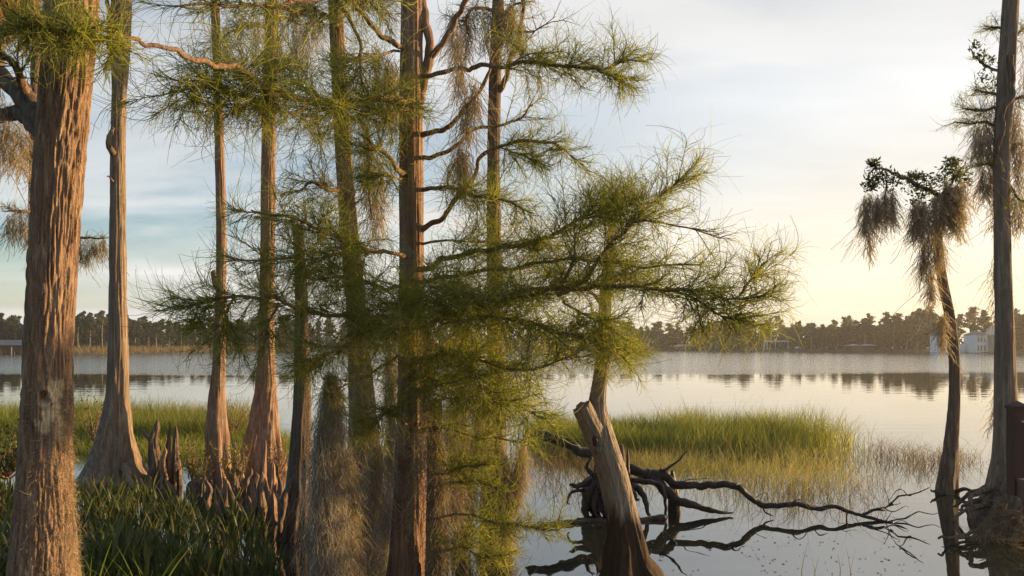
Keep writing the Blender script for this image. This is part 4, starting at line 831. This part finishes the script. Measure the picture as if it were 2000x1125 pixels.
for nm, a_, lab in (('cypress_knee', [(1215, 955, 12.9, 26), (1214, 925, 12.9, 24), (1213, 890, 12.9, 17), (1213, 868, 12.9, 8)], 'mossy pointed knee just right of the leaning trunk'),
                    ('cypress_knee', [(1226, 960, 12.8, 14), (1226, 920, 12.8, 9), (1226, 880, 12.8, 4)], 'thin dark spike of a knee right of the mossy pointed knee'),
                    ('cypress_knee', [(1318, 1000, 12.9, 26), (1316, 965, 12.9, 22), (1314, 935, 12.9, 12), (1313, 920, 12.9, 6)], 'dark knee behind the crook of the fallen branch')):
    V, Q, _, _ = trunk_arrays(a_, n=28, K=40, flute=.3, hfl=.3, bark=.08, seed=len(lab) * .37, below=.3)
    g_ = P(*a_[0][:3]); g_[2] = 0
    tag(put(nm, V, Q, M['wood_wet'] if 'dark' in lab else M['bark_dark'], origin=g_), lab, 'cypress knee')
fal = thing('fallen_branch', G(1340, 1002), 'long dark fallen branch lying across the water from behind the leaning trunk', 'branch')
FB = lambda pts, r0, r1, nm='branch', s=0: limb(fal, pts, r0, r1, mtl='wood_wet', name=nm, seed=s)
FB([(1030, 843, 13.6), (1090, 862, 13.4), (1150, 885, 13.2), (1220, 912, 13.0), (1270, 922, 12.8), (1305, 930, 12.7)], .085, .075, 'trunk')
FB([(1290, 926, 12.75), (1330, 945, 12.6), (1380, 948, 12.55), (1425, 948, 12.5), (1465, 972, 12.45), (1492, 989, 12.4), (1540, 988, 12.35), (1610, 991, 12.3), (1680, 1005, 12.2), (1745, 1022, 12.0)], .062, .018)
FB([(1260, 925, 12.8), (1300, 960, 12.65), (1340, 984, 12.55), (1385, 994, 12.5), (1432, 1001, 12.5)], .10, .012)
FB([(1288, 917, 12.75), (1315, 905, 12.7), (1342, 880, 12.65)], .026, .008, 'twig')
FB([(1686, 1004, 12.2), (1722, 996, 12.3), (1755, 975, 12.4), (1818, 951, 12.5)], .022, .005, 'twig')
FB([(1725, 1018, 12.05), (1765, 1013, 12.1), (1800, 1003, 12.2), (1838, 1000, 12.2)], .014, .004, 'twig')
FB([(1655, 1003, 12.25), (1656, 1020, 12.2), (1657, 1032, 12.15)], .016, .008, 'twig')
FB([(1740, 1020, 12.0), (1775, 1038, 11.5), (1810, 1060, 10.9), (1850, 1076, 10.45)], .013, .004, 'twig')
FB([(1700, 1030, 11.8), (1735, 1052, 11.1), (1770, 1080, 10.3), (1826, 1122, 9.35)], .013, .004, 'twig')  # dark strand flat on the water, shaped as the raised twig's reflection
FB([(1490, 989, 12.4), (1496, 1000, 12.35), (1510, 1008, 12.3)], .018, .006, 'twig')
FB([(1290, 1035, 11.6), (1318, 1058, 10.9), (1348, 1088, 10.1)], .013, .005, 'twig')
r = np.random.default_rng(66)
for k_, (x_, y_, d_) in enumerate(((1330, 945, 12.6), (1425, 948, 12.5), (1470, 975, 12.45), (1540, 988, 12.35), (1590, 990, 12.3), (1640, 997, 12.25), (1690, 1006, 12.2), (1720, 1014, 12.1), (1745, 984, 12.35), (1780, 968, 12.45), (1700, 1001, 12.25), (1380, 990, 12.5), (1780, 1008, 12.15), (1730, 994, 12.3))):
    l_ = r.uniform(18, 60); s_ = 1 if r.random() < .75 else -1
    FB([(x_, y_, d_), (x_ + s_ * l_ * .4, y_ + r.uniform(-12, 4), d_ - r.uniform(-.1, .2)), (x_ + s_ * l_, min(y_ + r.uniform(-34, 12), 1012), d_ - r.uniform(-.2, .3))], r.uniform(.006, .012), .003, 'twig', k_)
log = thing('sunken_log', G(1120, 1028), 'half-sunken dark log lying low in the water left of the leaning trunk', 'log')
limb(log, [(1020, 1034, 11.7), (1090, 1024, 11.9), (1160, 1018, 12.05), (1230, 1016, 12.1), (1300, 1012, 12.2)], .06, .045, mtl='wood_wet', name='log')
limb(log, [(1150, 1020, 12.0), (1160, 1034, 11.75), (1172, 1050, 11.4)], .02, .008, mtl='wood_wet', name='twig')

# ---------------------------------------------------------------- slim crooked tree at the right
SD_ = 14.4
def leaves(parent, cs, n, L, m_='leaf', seed=0, up=.25):
    r = np.random.default_rng(seed); mb = MB()
    for (p0, rx, rz) in cs:
        p = p0 + rdir(n, r) * (r.random((n, 1)) ** .5) * np.array([rx, rx, rz])
        a = unit(rdir(n, r) + np.array([0, 0, up])); b = unit(np.cross(a, rdir(n, r))); s = L * r.uniform(.6, 1.2, (n, 1)); c = np.cross(a, b) * s * .12
        q = np.stack([p, p + a * s * .45 + b * s * .2 + c, p + a * s, p + a * s * .45 - b * s * .2 + c], 1).reshape(-1, 3)
        mb.add(q, np.arange(4 * n).reshape(-1, 4), np.repeat(r.random(n), 4))
    return putm('foliage', mb, M[m_], parent=parent, kind='stuff')
crook = tree('slim crooked tree with a tufted moss-hung crown standing alone in the water',
    [(1848, 966, SD_, 44), (1852, 920, SD_, 37), (1858, 860, SD_, 27), (1864, 780, SD_, 22), (1863, 690, SD_, 21), (1855, 620, SD_, 20), (1843, 560, SD_, 20), (1833, 500, SD_, 19), (1833, 455, SD_, 16), (1840, 425, SD_, 14), (1842, 400, SD_, 12)],
    'bark_dark', n=48, K=170, flute=.3, hfl=.4, bark=.05, bf=4, bz=2, seed=8.8)
limb(crook, [(1838, 440, SD_), (1855, 438, SD_), (1868, 425, SD_), (1872, 400, SD_), (1866, 370, SD_)], .035, .015, mtl='bark_dark')
limb(crook, [(1842, 405, SD_), (1830, 380, SD_), (1800, 365, SD_), (1765, 352, 14.2), (1745, 338, 14.1), (1715, 330, 14.0), (1695, 345, 14)], .045, .010, mtl='bark_dark')
limb(crook, [(1842, 402, SD_), (1850, 370, SD_), (1870, 340, SD_), (1885, 322, SD_)], .035, .008, mtl='bark_dark')
limb(crook, [(1836, 450, SD_), (1822, 470, 14.3), (1812, 500, 14.2), (1806, 520, 14.2)], .022, .008, mtl='bark_dark')
limb(crook, [(1730, 352, 14.1), (1725, 395, 14), (1706, 430, 14)], .015, .005, mtl='bark_dark', name='twig')
ck = lambda l: [(P(x_, y_, d_), rx / F * d_, rz / F * d_) for x_, y_, d_, rx, rz in l]
leaves(crook, ck([(1712, 345, 14, 24, 20), (1740, 352, 14.1, 24, 22), (1700, 362, 13.9, 16, 16), (1785, 360, 14.3, 26, 24), (1815, 362, 14.4, 26, 26), (1845, 345, 14.4, 28, 24), (1870, 335, 14.5, 24, 20), (1882, 350, 14.3, 16, 24), (1795, 395, 14.3, 20, 26), (1850, 385, 14.2, 26, 30), (1705, 320, 14, 12, 10), (1860, 318, 14.4, 18, 10), (1785, 345, 14.5, 20, 10)]), 140, .085, seed=3)
many_moss(crook, [[(x_, y_, 14.1, 20), (x_ + dx_, y_ + h_, 14.1, 5)] for x_, y_, h_, dx_ in ((1690, 380, 70, -2), (1698, 375, 110, 0), (1712, 380, 50, 0), (1728, 370, 55, 2), (1742, 365, 60, 2), (1785, 390, 60, 0), (1800, 390, 70, 2), (1812, 400, 110, 2), (1806, 470, 60, -6), (1790, 400, 50, 0), (1850, 370, 60, 4), (1860, 360, 80, 2), (1870, 360, 90, 2), (1878, 350, 80, 0), (1840, 375, 70, 0), (1825, 380, 60, 0), (1850, 350, 60, 0), (1836, 465, 40, -2), (1818, 520, 60, 1), (1842, 610, 60, -2))], per=270, w=.0065, L=(.12, .34))
limb(crook, [(1845, 962, SD_), (1830, 960, 14.2), (1817, 956, 14.1)], .06, .010, mtl='wood_wet', name='root')
limb(crook, [(1852, 962, SD_), (1878, 958, 14.2), (1900, 964, 14.0)], .05, .012, mtl='wood_wet', name='root')

# ---------------------------------------------------------------- big cypress at the right edge with its tangle of roots
RD = 12.0
right = tree('tall grey cypress on a tangled root mass beside the timber dock post',
    [(1976, 985, RD, 118), (1972, 950, RD, 84), (1968, 900, RD, 58), (1966, 840, RD, 48), (1964, 760, RD, 41), (1962, 640, RD, 35), (1959, 520, RD, 32), (1957, 400, RD, 30), (1957, 280, RD, 31), (1963, 190, RD, 32), (1968, 100, RD, 32), (1974, 0, RD, 30), (1986, -260, RD, 26)],
    'bark_grey', foot=P(1976, 1000, RD), n=72, K=200, flute=.35, hfl=.45, bark=.04, bf=4.5, bz=.8, seed=4.9, below=.3)
r = np.random.default_rng(31)
rootpts = [[(1950, 950, 12), (1915, 975, 11.8), (1885, 985, 11.6), (1872, 996, 11.5)], [(1955, 945, 11.9), (1920, 958, 11.6), (1895, 982, 11.4), (1905, 1040, 11.2)], [(1950, 960, 11.9), (1905, 990, 11.5), (1890, 1000, 11.3), (1930, 1050, 11.1)],
    [(1965, 955, 11.8), (1945, 985, 11.4), (1930, 1020, 11.2), (1915, 1062, 10.9)], [(1975, 955, 11.7), (1965, 1000, 11.3), (1955, 1050, 11.0), (1945, 1085, 10.6)], [(1985, 955, 11.7), (1990, 1000, 11.2), (1985, 1050, 10.9), (1978, 1085, 10.5)],
    [(1995, 955, 11.8), (2015, 1000, 11.3), (2020, 1060, 11.0)], [(1955, 940, 12.1), (1925, 950, 12.2), (1890, 968, 12.4), (1860, 985, 12.6)], [(1970, 960, 11.7), (1990, 975, 11.3), (1960, 1010, 11.1), (1925, 1030, 11.2)],
    [(1930, 985, 11.5), (1880, 1000, 11.3), (1866, 1010, 11.2), (1880, 1042, 11.0), (1915, 1062, 10.8)], [(1945, 1010, 11.2), (1900, 1035, 11.0), (1862, 1046, 10.8), (1832, 1052, 10.6)], [(1990, 990, 11.2), (1950, 1040, 10.9), (1900, 1045, 10.8), (1850, 1052, 10.6)]]
for k_, a_ in enumerate(rootpts): limb(right, a_, .055 if k_ < 9 else .03, .014, mtl='bark_dark', name='root', seed=k_)
V, Q, _, _ = trunk_arrays([(1992, 1040, 11.6, 180), (1990, 1012, 11.65, 176), (1984, 978, 11.75, 130), (1976, 948, 11.9, 60)], n=80, K=60, flute=.5, bark=.10, bf=5, bz=3, seed=9.2, below=.3)
put('root_mass', V, Q, M['bark_dark'], parent=right)
n_ = 1500; pos = np.stack([rng.uniform(1895, 2030, n_), rng.uniform(955, 1060, n_)], -1); dd = 11.3 - (pos[:, 1] - 955) / 105 * .7 + rng.random(n_) * .3
pp = np.stack([(pos[:, 0] - 1000) / F * dd, dd, H - (pos[:, 1] - HY) / F * dd], -1); k = pos[:, 0] > 1985 - (pos[:, 1] - 930) * .75; pp = pp[k]
C, W = needles(pp, unit(rdir(len(pp)) + np.array([0, 0, -.7])), rng.uniform(.1, .35, len(pp)), -.3, .1, .006)
put('root_fibres', *ribbons(C, W, rng.random(len(pp)))[:2], M['moss'], parent=right, tint=np.repeat(rng.random(len(pp)) * .4, 12), kind='stuff')
limb(right, [(1962, 940, RD), (1952, 915, 11.9), (1947, 895, 11.9)], .03, .015, name='broken_stub')
for a_, fo in (([(1962, 150, RD), (1930, 130, 12.2), (1905, 110, 12.3), (1895, 95, 12.4)], 'l'), ([(1960, 190, RD), (1930, 180, 12.1), (1905, 175, 12.2)], 'n'), ([(1958, 250, RD), (1920, 238, 12.1), (1885, 240, 12.2), (1862, 240, 12.3)], 'n'), ([(1958, 215, RD), (1920, 215, 12.1), (1880, 212, 12.2)], 'n'),
    ([(1957, 330, RD), (1930, 318, 12.1), (1908, 325, 12.1)], 'n'), ([(1975, 80, RD), (1998, 60, 12.2), (2040, 40, 12.4)], 'n'), ([(1972, 200, RD), (2000, 190, 12.2), (2040, 200, 12.4)], 'n'), ([(1970, 300, RD), (1995, 280, 12.2), (2040, 290, 12.4)], 'n'), ([(1968, 355, RD), (1990, 385, 11.9), (2020, 400, 11.8)], 'n'), ([(1970, 60, RD), (1950, 50, 12.1), (1935, 60, 12.2)], 'n')):
    limb(right, a_, .025, .008, (.1, 1, 20, .26, 26, .17) if fo == 'n' else (.2, 1, 8, .2, 14, .14), needle='needle', wide=.006, mtl='bark_dark')
leaves(right, ck([(1905, 90, 12.3, 16, 10), (1915, 110, 12.2, 14, 14), (1935, 125, 12.2, 16, 16), (1925, 145, 12.2, 16, 14), (1930, 165, 12.2, 20, 14)]), 40, .075, seed=5)
many_moss(right, [[(x_, y_, 12.1, 14), (x_, y_ + h_, 12.1, 4)] for x_, y_, h_ in ((1905, 240, 60), (1915, 245, 50), (1922, 190, 100), (1938, 200, 110), (1945, 150, 120), (1930, 240, 60), (1918, 325, 40), (1925, 330, 50), (1935, 320, 50), (1975, 170, 120), (1982, 210, 90), (1990, 190, 110), (1996, 280, 90), (1980, 370, 60), (1992, 390, 50), (1944, 380, 60), (1946, 760, 60), (1942, 500, 120), (1985, 300, 60), (1999, 60, 120))], per=120, w=.006, L=(.12, .34))
limb(right, [(1972, 110, 11.84), (1974, 170, 11.83), (1960, 230, 11.83), (1948, 300, 11.85)], .05, .025, mtl='bark_dark', name='vine')

# ---------------------------------------------------------------- timber dock corner
DD = 8.5; dx0 = (1979 - 1000) / F * DD; zd = 1.20
dock = thing('dock', (dx0, DD, 0), 'brown timber dock corner with a capped post and steel rail end at the right edge', 'dock')
def part(nm, x0, x1, y0, y1, z0, z1, m_, parent=None):
    V, Q = box(x0, x1, y0, y1, z0, z1); return put(nm, V, Q, M[m_], parent=parent or dock, smooth=False)
po = part('post', dx0 + .012, dx0 + .152, DD, DD + .14, 1.035, 1.93, 'post')
V, Q = box(dx0, dx0 + .164, DD - .012, DD + .152, 1.932, 1.965); k = np.array([dx0 + .082, DD + .07, 2.02])
V2 = np.array([(dx0, DD - .012, 1.966), (dx0 + .164, DD - .012, 1.966), (dx0 + .164, DD + .152, 1.966), (dx0, DD + .152, 1.966), k]); Q2 = np.array([(0, 1, 4, 4), (1, 2, 4, 4), (2, 3, 4, 4), (3, 0, 4, 4)])
put('post_cap', np.vstack([V, V2]), np.vstack([Q, Q2 + 8]), M['post'], parent=po, smooth=False)
rp = spline([(dx0 + .05, DD - .06, 1.815), (dx0 + .10, DD - .07, 1.80), (dx0 + .4, DD - .07, 1.79), (dx0 + 2.4, DD - .07, 1.79)], 16)
put('handrail', *tube(rp, np.concatenate([[.008, .02], np.full(14, .024)]), 10), M['steel'], parent=dock)
part('fascia_board', dx0 + .035, dx0 + 3.4, DD - .045, DD - .003, 1.03, 1.19, 'fascia')
part('side_board', dx0 + .035, dx0 + .075, DD - 4., DD - .046, 1.03, 1.19, 'fascia')
for k_ in range(26): part('plank', dx0 + .03, dx0 + 3.4, DD - .146 - k_ * .15, DD - .004 - k_ * .15, 1.191, 1.22, 'fascia')
for a_, b_ in ((2.4, 0), (2.4, -3.8), (.25, -3.8), (.55, -.4)): part('pile', dx0 + a_, dx0 + a_ + .14, DD + b_, DD + b_ + .14, -.9, 1.03 if b_ else 1.93, 'post')

# ---------------------------------------------------------------- cypress knees
def knee(px, py, d, hp, wp, label, group=None, m_='bark_brown', seed=0, lean=0):
    j_ = np.random.default_rng(seed + 5); c = [(px, py, d, wp * 1.15), (px + lean * .1 + j_.normal() * 2, py - hp * .3, d, wp * j_.uniform(.7, .9)), (px + lean * .6 + j_.normal() * 2.5, py - hp * .65, d, wp * j_.uniform(.45, .6)), (px + lean * .9 + j_.normal(), py - hp * .88, d, wp * j_.uniform(.25, .4)), (px + lean, py - hp, d, wp * .12)]
    V, Q, _, _ = trunk_arrays(c, n=36, K=54, flute=.9, hfl=.35, bark=.11, bf=3, bz=2.6, seed=seed * 1.37 + .3, below=.35)
    g_ = P(px, py, d); g_[2] = 0
    return tag(put('cypress_knee', V, Q, M[m_], origin=g_), label, 'cypress knee', group)
knee(303, 948, 15.3, 128, 40, 'tall pointed brown knee right of the pale grey cypress', seed=1, lean=5, m_='bark_dark')
knee(343, 945, 15.2, 112, 26, 'straight post-like dark knee beyond the tall pointed one', seed=2, lean=1, m_='bark_dark')
knee(330, 940, 15.5, 112, 17, 'thin ragged knee between the pointed and the post-like knee', seed=3, lean=4, m_='bark_dark')
knee(320, 946, 14.9, 72, 20, 'short sunlit knee in front of the tall pointed one', seed=4, lean=2)
limbless = thing('driftwood', P(296, 862, 15.6), 'pale driftwood branch end poking out beside the tall pointed knee', 'driftwood')
limb(limbless, [(310, 878, 15.5), (296, 862, 15.5), (279, 842, 15.4), (274, 838, 15.4)], .05, .025, mtl='bark_grey', name='branch')
r = np.random.default_rng(17)
knee(515, 975, 14.6, 112, 22, 'tall thin finger-like knee in front of the broad-based cypress', seed=5, lean=4)
knee(462, 940, 15.2, 75, 26, 'forked sunlit knee beside the small leafy shrub', seed=6, lean=-3, m_='bark_grey')
for k_, (px, py, hp, wp) in enumerate(((440, 1000, 62, 36), (468, 1004, 60, 34), (492, 1002, 74, 34), (520, 1000, 72, 34), (540, 990, 60, 30), (452, 975, 56, 26), (478, 972, 54, 24), (503, 975, 66, 28), (532, 965, 66, 28), (412, 980, 52, 32), (392, 968, 46, 30), (548, 1000, 80, 22), (430, 955, 50, 28), (376, 955, 40, 24), (460, 1012, 66, 26), (508, 1012, 84, 26), (533, 1014, 70, 24), (484, 1016, 50, 30), (418, 1006, 44, 28), (400, 990, 60, 20), (556, 1018, 60, 20), (290, 962, 34, 22), (328, 958, 40, 18))):
    knee(px, py + 6, DG(py + 6), hp * r.uniform(.85, 1.15), wp, 'small blunt brown knee in the crowd between the grey and the broad-based cypress', 'small cypress knees', seed=k_ + 10, lean=r.normal() * 7, m_=('bark_brown', 'bark_dark', 'bark_dark', 'bark_dark')[k_ % 4])

# ---------------------------------------------------------------- shrubs
def shrub(px, py, d, label, stems, L, spread, h, m_, n_l, seed):
    r = np.random.default_rng(seed); b_ = P(px, py, d); o = thing('shrub', b_, label, 'shrub'); mb = MB(); pts = []; dirs = []
    for k_ in range(stems):
        tip = b_ + np.array([r.normal() * spread, r.normal() * spread, h * r.uniform(.55, 1.05)]); pth = spline([b_ + r.normal(0, .03, 3) * [1, 1, 0], (b_ + tip) / 2 + r.normal(0, .05, 3), tip], 8)
        mb.add(*tube(pth, np.linspace(.012, .003, 8), 5, cap=False)); i = r.integers(2, 8, n_l); pts.append(pth[i] + r.normal(0, .02, (n_l, 3)))
    putm('stems', mb, M['branch'], parent=o, kind='stuff')
    p = np.vstack(pts); n = len(p); a = unit(rdir(n, r) + np.array([0, 0, .5])); b2 = unit(np.cross(a, rdir(n, r))); s = L * r.uniform(.5, 1.2, (n, 1))
    put('foliage', np.stack([p, p + a * s * .5 + b2 * s * .22, p + a * s, p + a * s * .5 - b2 * s * .22], 1).reshape(-1, 3), np.arange(4 * n).reshape(-1, 4), M[m_], parent=o, tint=np.repeat(r.random(n), 4), kind='stuff')
shrub(388, 950, 14.9, 'olive leafy shrub at the foot of the slender red-edged cypress', 26, .07, .26, .75, 'shrub', 26, 1)
shrub(462, 955, 14.7, 'bright leafy shrub between the slender and the broad-based cypress', 20, .07, .24, .85, 'shrub', 24, 2)
shrub(545, 930, 15.6, 'reddish dry shrub right of the broad-based cypress', 18, .06, .18, .75, 'frond', 16, 3)
shrub(190, 880, 17.5, 'wispy dark shrub left of the pale grey cypress', 22, .06, .30, 1.2, 'leaf', 16, 4)
shrub(450, 862, 22., 'bare grey bush at the grass edge behind the slender cypress', 40, .05, .4, 1.25, 'reed_dry', 8, 5)
shrub(12, 935, 12.0, 'dark low shrub in shade left of the thick reddish trunk', 34, .09, .5, .75, 'leaf', 30, 6)

# ---------------------------------------------------------------- water plants in the foreground left
def leaf_arrays(L, wd, stalk, lean, az, seed):
    r = np.random.default_rng(seed); t = np.array([0, .5, 1.0]); dh = np.array([math.cos(az), math.sin(az), 0.]); sd = np.array([-math.sin(az), math.cos(az), 0.])
    st = np.array([dh * lean * stalk * x_ ** 1.6 + np.array([0, 0, stalk * x_]) for x_ in t])
    mb = MB(); V = np.vstack([st - sd * .005, st + sd * .005]); mb.add(V, [(0, 1, 4, 3), (1, 2, 5, 4)], .4)
    s = np.linspace(0, 1, 6); ww = wd * np.array([.25, .85, 1., .8, .45, .02]); up = unit(np.array([0, 0, 1.]) * (1 - lean * .5) + dh * (lean + r.uniform(-.1, .35)))
    mid = st[-1] + up * (s * L)[:, None] + dh * (.2 * L * s ** 2)[:, None] - np.array([0, 0, 1.]) * (.1 * L * s ** 2)[:, None]; nrm = np.cross(sd, up)
    E1 = mid - sd * ww[:, None] / 2 + nrm * (ww * .18)[:, None]; E2 = mid + sd * ww[:, None] / 2 + nrm * (ww * .18)[:, None]
    V = np.vstack([E1, mid, E2]); q = [(i, i + 1, 6 + i + 1, 6 + i) for i in range(5)] + [(6 + i, 6 + i + 1, 12 + i + 1, 12 + i) for i in range(5)]
    return mb.add(V, q, .1 + .6 * r.random() + (.35 if r.random() < .06 else 0))
plantv = []
for v_ in range(10):
    r = np.random.default_rng(900 + v_); mb = leaf_arrays(r.uniform(.16, .32), r.uniform(.016, .032), r.uniform(.14, .42), r.uniform(.0, .2), 0., v_)
    plantv.append(mb.arrays())
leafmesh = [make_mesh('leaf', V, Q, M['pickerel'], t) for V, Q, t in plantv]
poly = [(-180, 985), (120, 996), (300, 994), (400, 1030), (520, 1052), (560, 1070), (548, 1120), (530, 1260), (-180, 1420)]
def gaps(x, y):
    px = 1000 + F * x / y; py = HY + H * F / y
    g = np.ones_like(x)
    for cx_, cy_, rx_, ry_ in ((338, 1010, 36, 24), (280, 1025, 24, 9), (250, 1000, 16, 8), (400, 1050, 26, 10), (170, 1010, 16, 10), (440, 1075, 22, 12), (548, 1090, 30, 40)):
        g *= np.clip((((px - cx_) / rx_) ** 2 + ((py - cy_) / ry_) ** 2 - .7) / .8, 0.02, 1)
    return g
x, y = scatter(poly, 900, 41, gaps); o_ = np.argsort(y); x, y = x[o_], y[o_]
gz = np.maximum(ground_z(x, y), -.06)
r = np.random.default_rng(55); vis = [i for i in range(len(x)) if y[i] > 8.2][:44]
for i in vis:
    o = thing('pickerel_plant', (x[i], y[i], gz[i]), 'upright dark green lance-leaved water plant in the shaded bed beside the thick trunk', 'water plant', 'water plants in the shaded bed')
    for k_ in range(6):
        c = bpy.data.objects.new('leaf', leafmesh[r.integers(10)]); COL.objects.link(c); c.parent = o; c.location = (r.normal() * .03, r.normal() * .03, 0); c.rotation_euler = (0, 0, r.random() * 6.28); s_ = r.uniform(.8, 1.2); c.scale = (s_, s_, s_)
mb = MB(); vs_ = set(vis)
for i in range(len(x)):
    if i in vs_: continue
    for k_ in range(6):
        V, Q, t = plantv[r.integers(10)]; a_ = r.random() * 6.28; s_ = r.uniform(.8, 1.25); ca, sa = math.cos(a_) * s_, math.sin(a_) * s_
        W_ = np.stack([V[:, 0] * ca - V[:, 1] * sa, V[:, 0] * sa + V[:, 1] * ca, V[:, 2] * s_], -1) + np.array([x[i] + r.normal() * .04, y[i] + r.normal() * .04, gz[i]])
        mb.add(W_, Q, np.clip(t + r.normal() * .15, 0, 1))
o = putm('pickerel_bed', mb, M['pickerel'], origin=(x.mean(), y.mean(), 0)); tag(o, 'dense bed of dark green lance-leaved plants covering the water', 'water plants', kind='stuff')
# two clumps of long bright blades
for (px, py, d, lab, sd_) in ((176, 1260, 6.3, 'clump of long bright green blades right beside the thick trunk', 3), (290, 1250, 6.5, 'clump of long bright green blades among the dark water plants, away from the trunk', 4)):
    b_ = P(px, py, d); b_[2] = max(0., float(ground_z(b_[0], b_[1]))); o = thing('grass_clump', b_, lab, 'grass'); r = np.random.default_rng(sd_)
    for k_ in range(11):
        a_ = r.uniform(-.4, 3.5); ln = r.uniform(.5, .95); le = r.uniform(.15, .8); t = np.linspace(0, 1, 7)[:, None]
        c = b_ + r.normal(0, .03, 3) * [1, 1, 0] + np.array([0, 0, 1.]) * ln * (t - .25 * le * t ** 2) + np.array([math.cos(a_), -abs(math.sin(a_)) * .5, 0]) * ln * le * t ** 1.7
        V, Q, ti = ribbons(c[None], .02 * np.array([[.8, 1, 1, .9, .7, .45, .05]]), r.random(1)); put('blade', V, Q, M['blade'], parent=o, tint=ti)
# drooping pale stem at the left edge
bs_ = P(8, 990, 9.5); tag(put('dry_stem', *tube(spline([P(3, 1010, 9.5), P(10, 935, 9.5), P(20, 895, 9.5), P(31, 875, 9.5)], 12), np.linspace(.01, .004, 12), 5), M['frond'], tint=None), 'pale dry stem arching beside the thick trunk', 'stem')
# floating specks on the near water
r = np.random.default_rng(2); n = 420
px = r.uniform(1080, 1960, n); py = np.where(r.random(n) < .6, r.uniform(1045, 1140, n), r.uniform(1010, 1140, n)); mb = MB(); d = DG(py)
k = vn(px * .012, py * .03, 4) > .45; px, py, d = px[k], py[k], d[k]
for a_, b_, d_ in zip(px, py, d):
    c = np.array([(a_ - 1000) / F * d_, d_, .005]); t = np.arange(6) / 6 * 6.283 + r.random() * 6; s_ = r.uniform(.006, .02)
    V = np.vstack([c + np.stack([np.cos(t) * s_, np.sin(t) * s_ * r.uniform(.6, 1.2), 0 * t], -1), c + np.array([0, 0, .003])]); mb.add(V, [(i, (i + 1) % 6, 6, 6) for i in range(6)], r.random())
tag(putm('floating_debris', mb, M['reed_dry'], origin=(3, 10, 0)), 'tiny floating specks of plant debris on the near water', 'debris', kind='stuff')

# ---------------------------------------------------------------- morning haze over the lake
V, Q = box(-700, 700, -40, 620, -2.2, 30)
hz = bpy.data.materials.new('morning_haze'); hz.use_nodes = True; nt = hz.node_tree; nt.nodes.clear()
vo = nt.nodes.new('ShaderNodeVolumePrincipled'); out = nt.nodes.new('ShaderNodeOutputMaterial'); nt.links.new(vo.outputs[0], out.inputs['Volume'])
vo.inputs['Color'].default_value = (.95, .93, .90, 1); vo.inputs['Density'].default_value = .00028; vo.inputs['Anisotropy'].default_value = .45
put('haze', V, Q, hz, smooth=False, origin=(0, 0, 0), kind='stuff')
tag(bpy.data.objects['haze'], 'thin pale morning haze over the lake', 'haze')
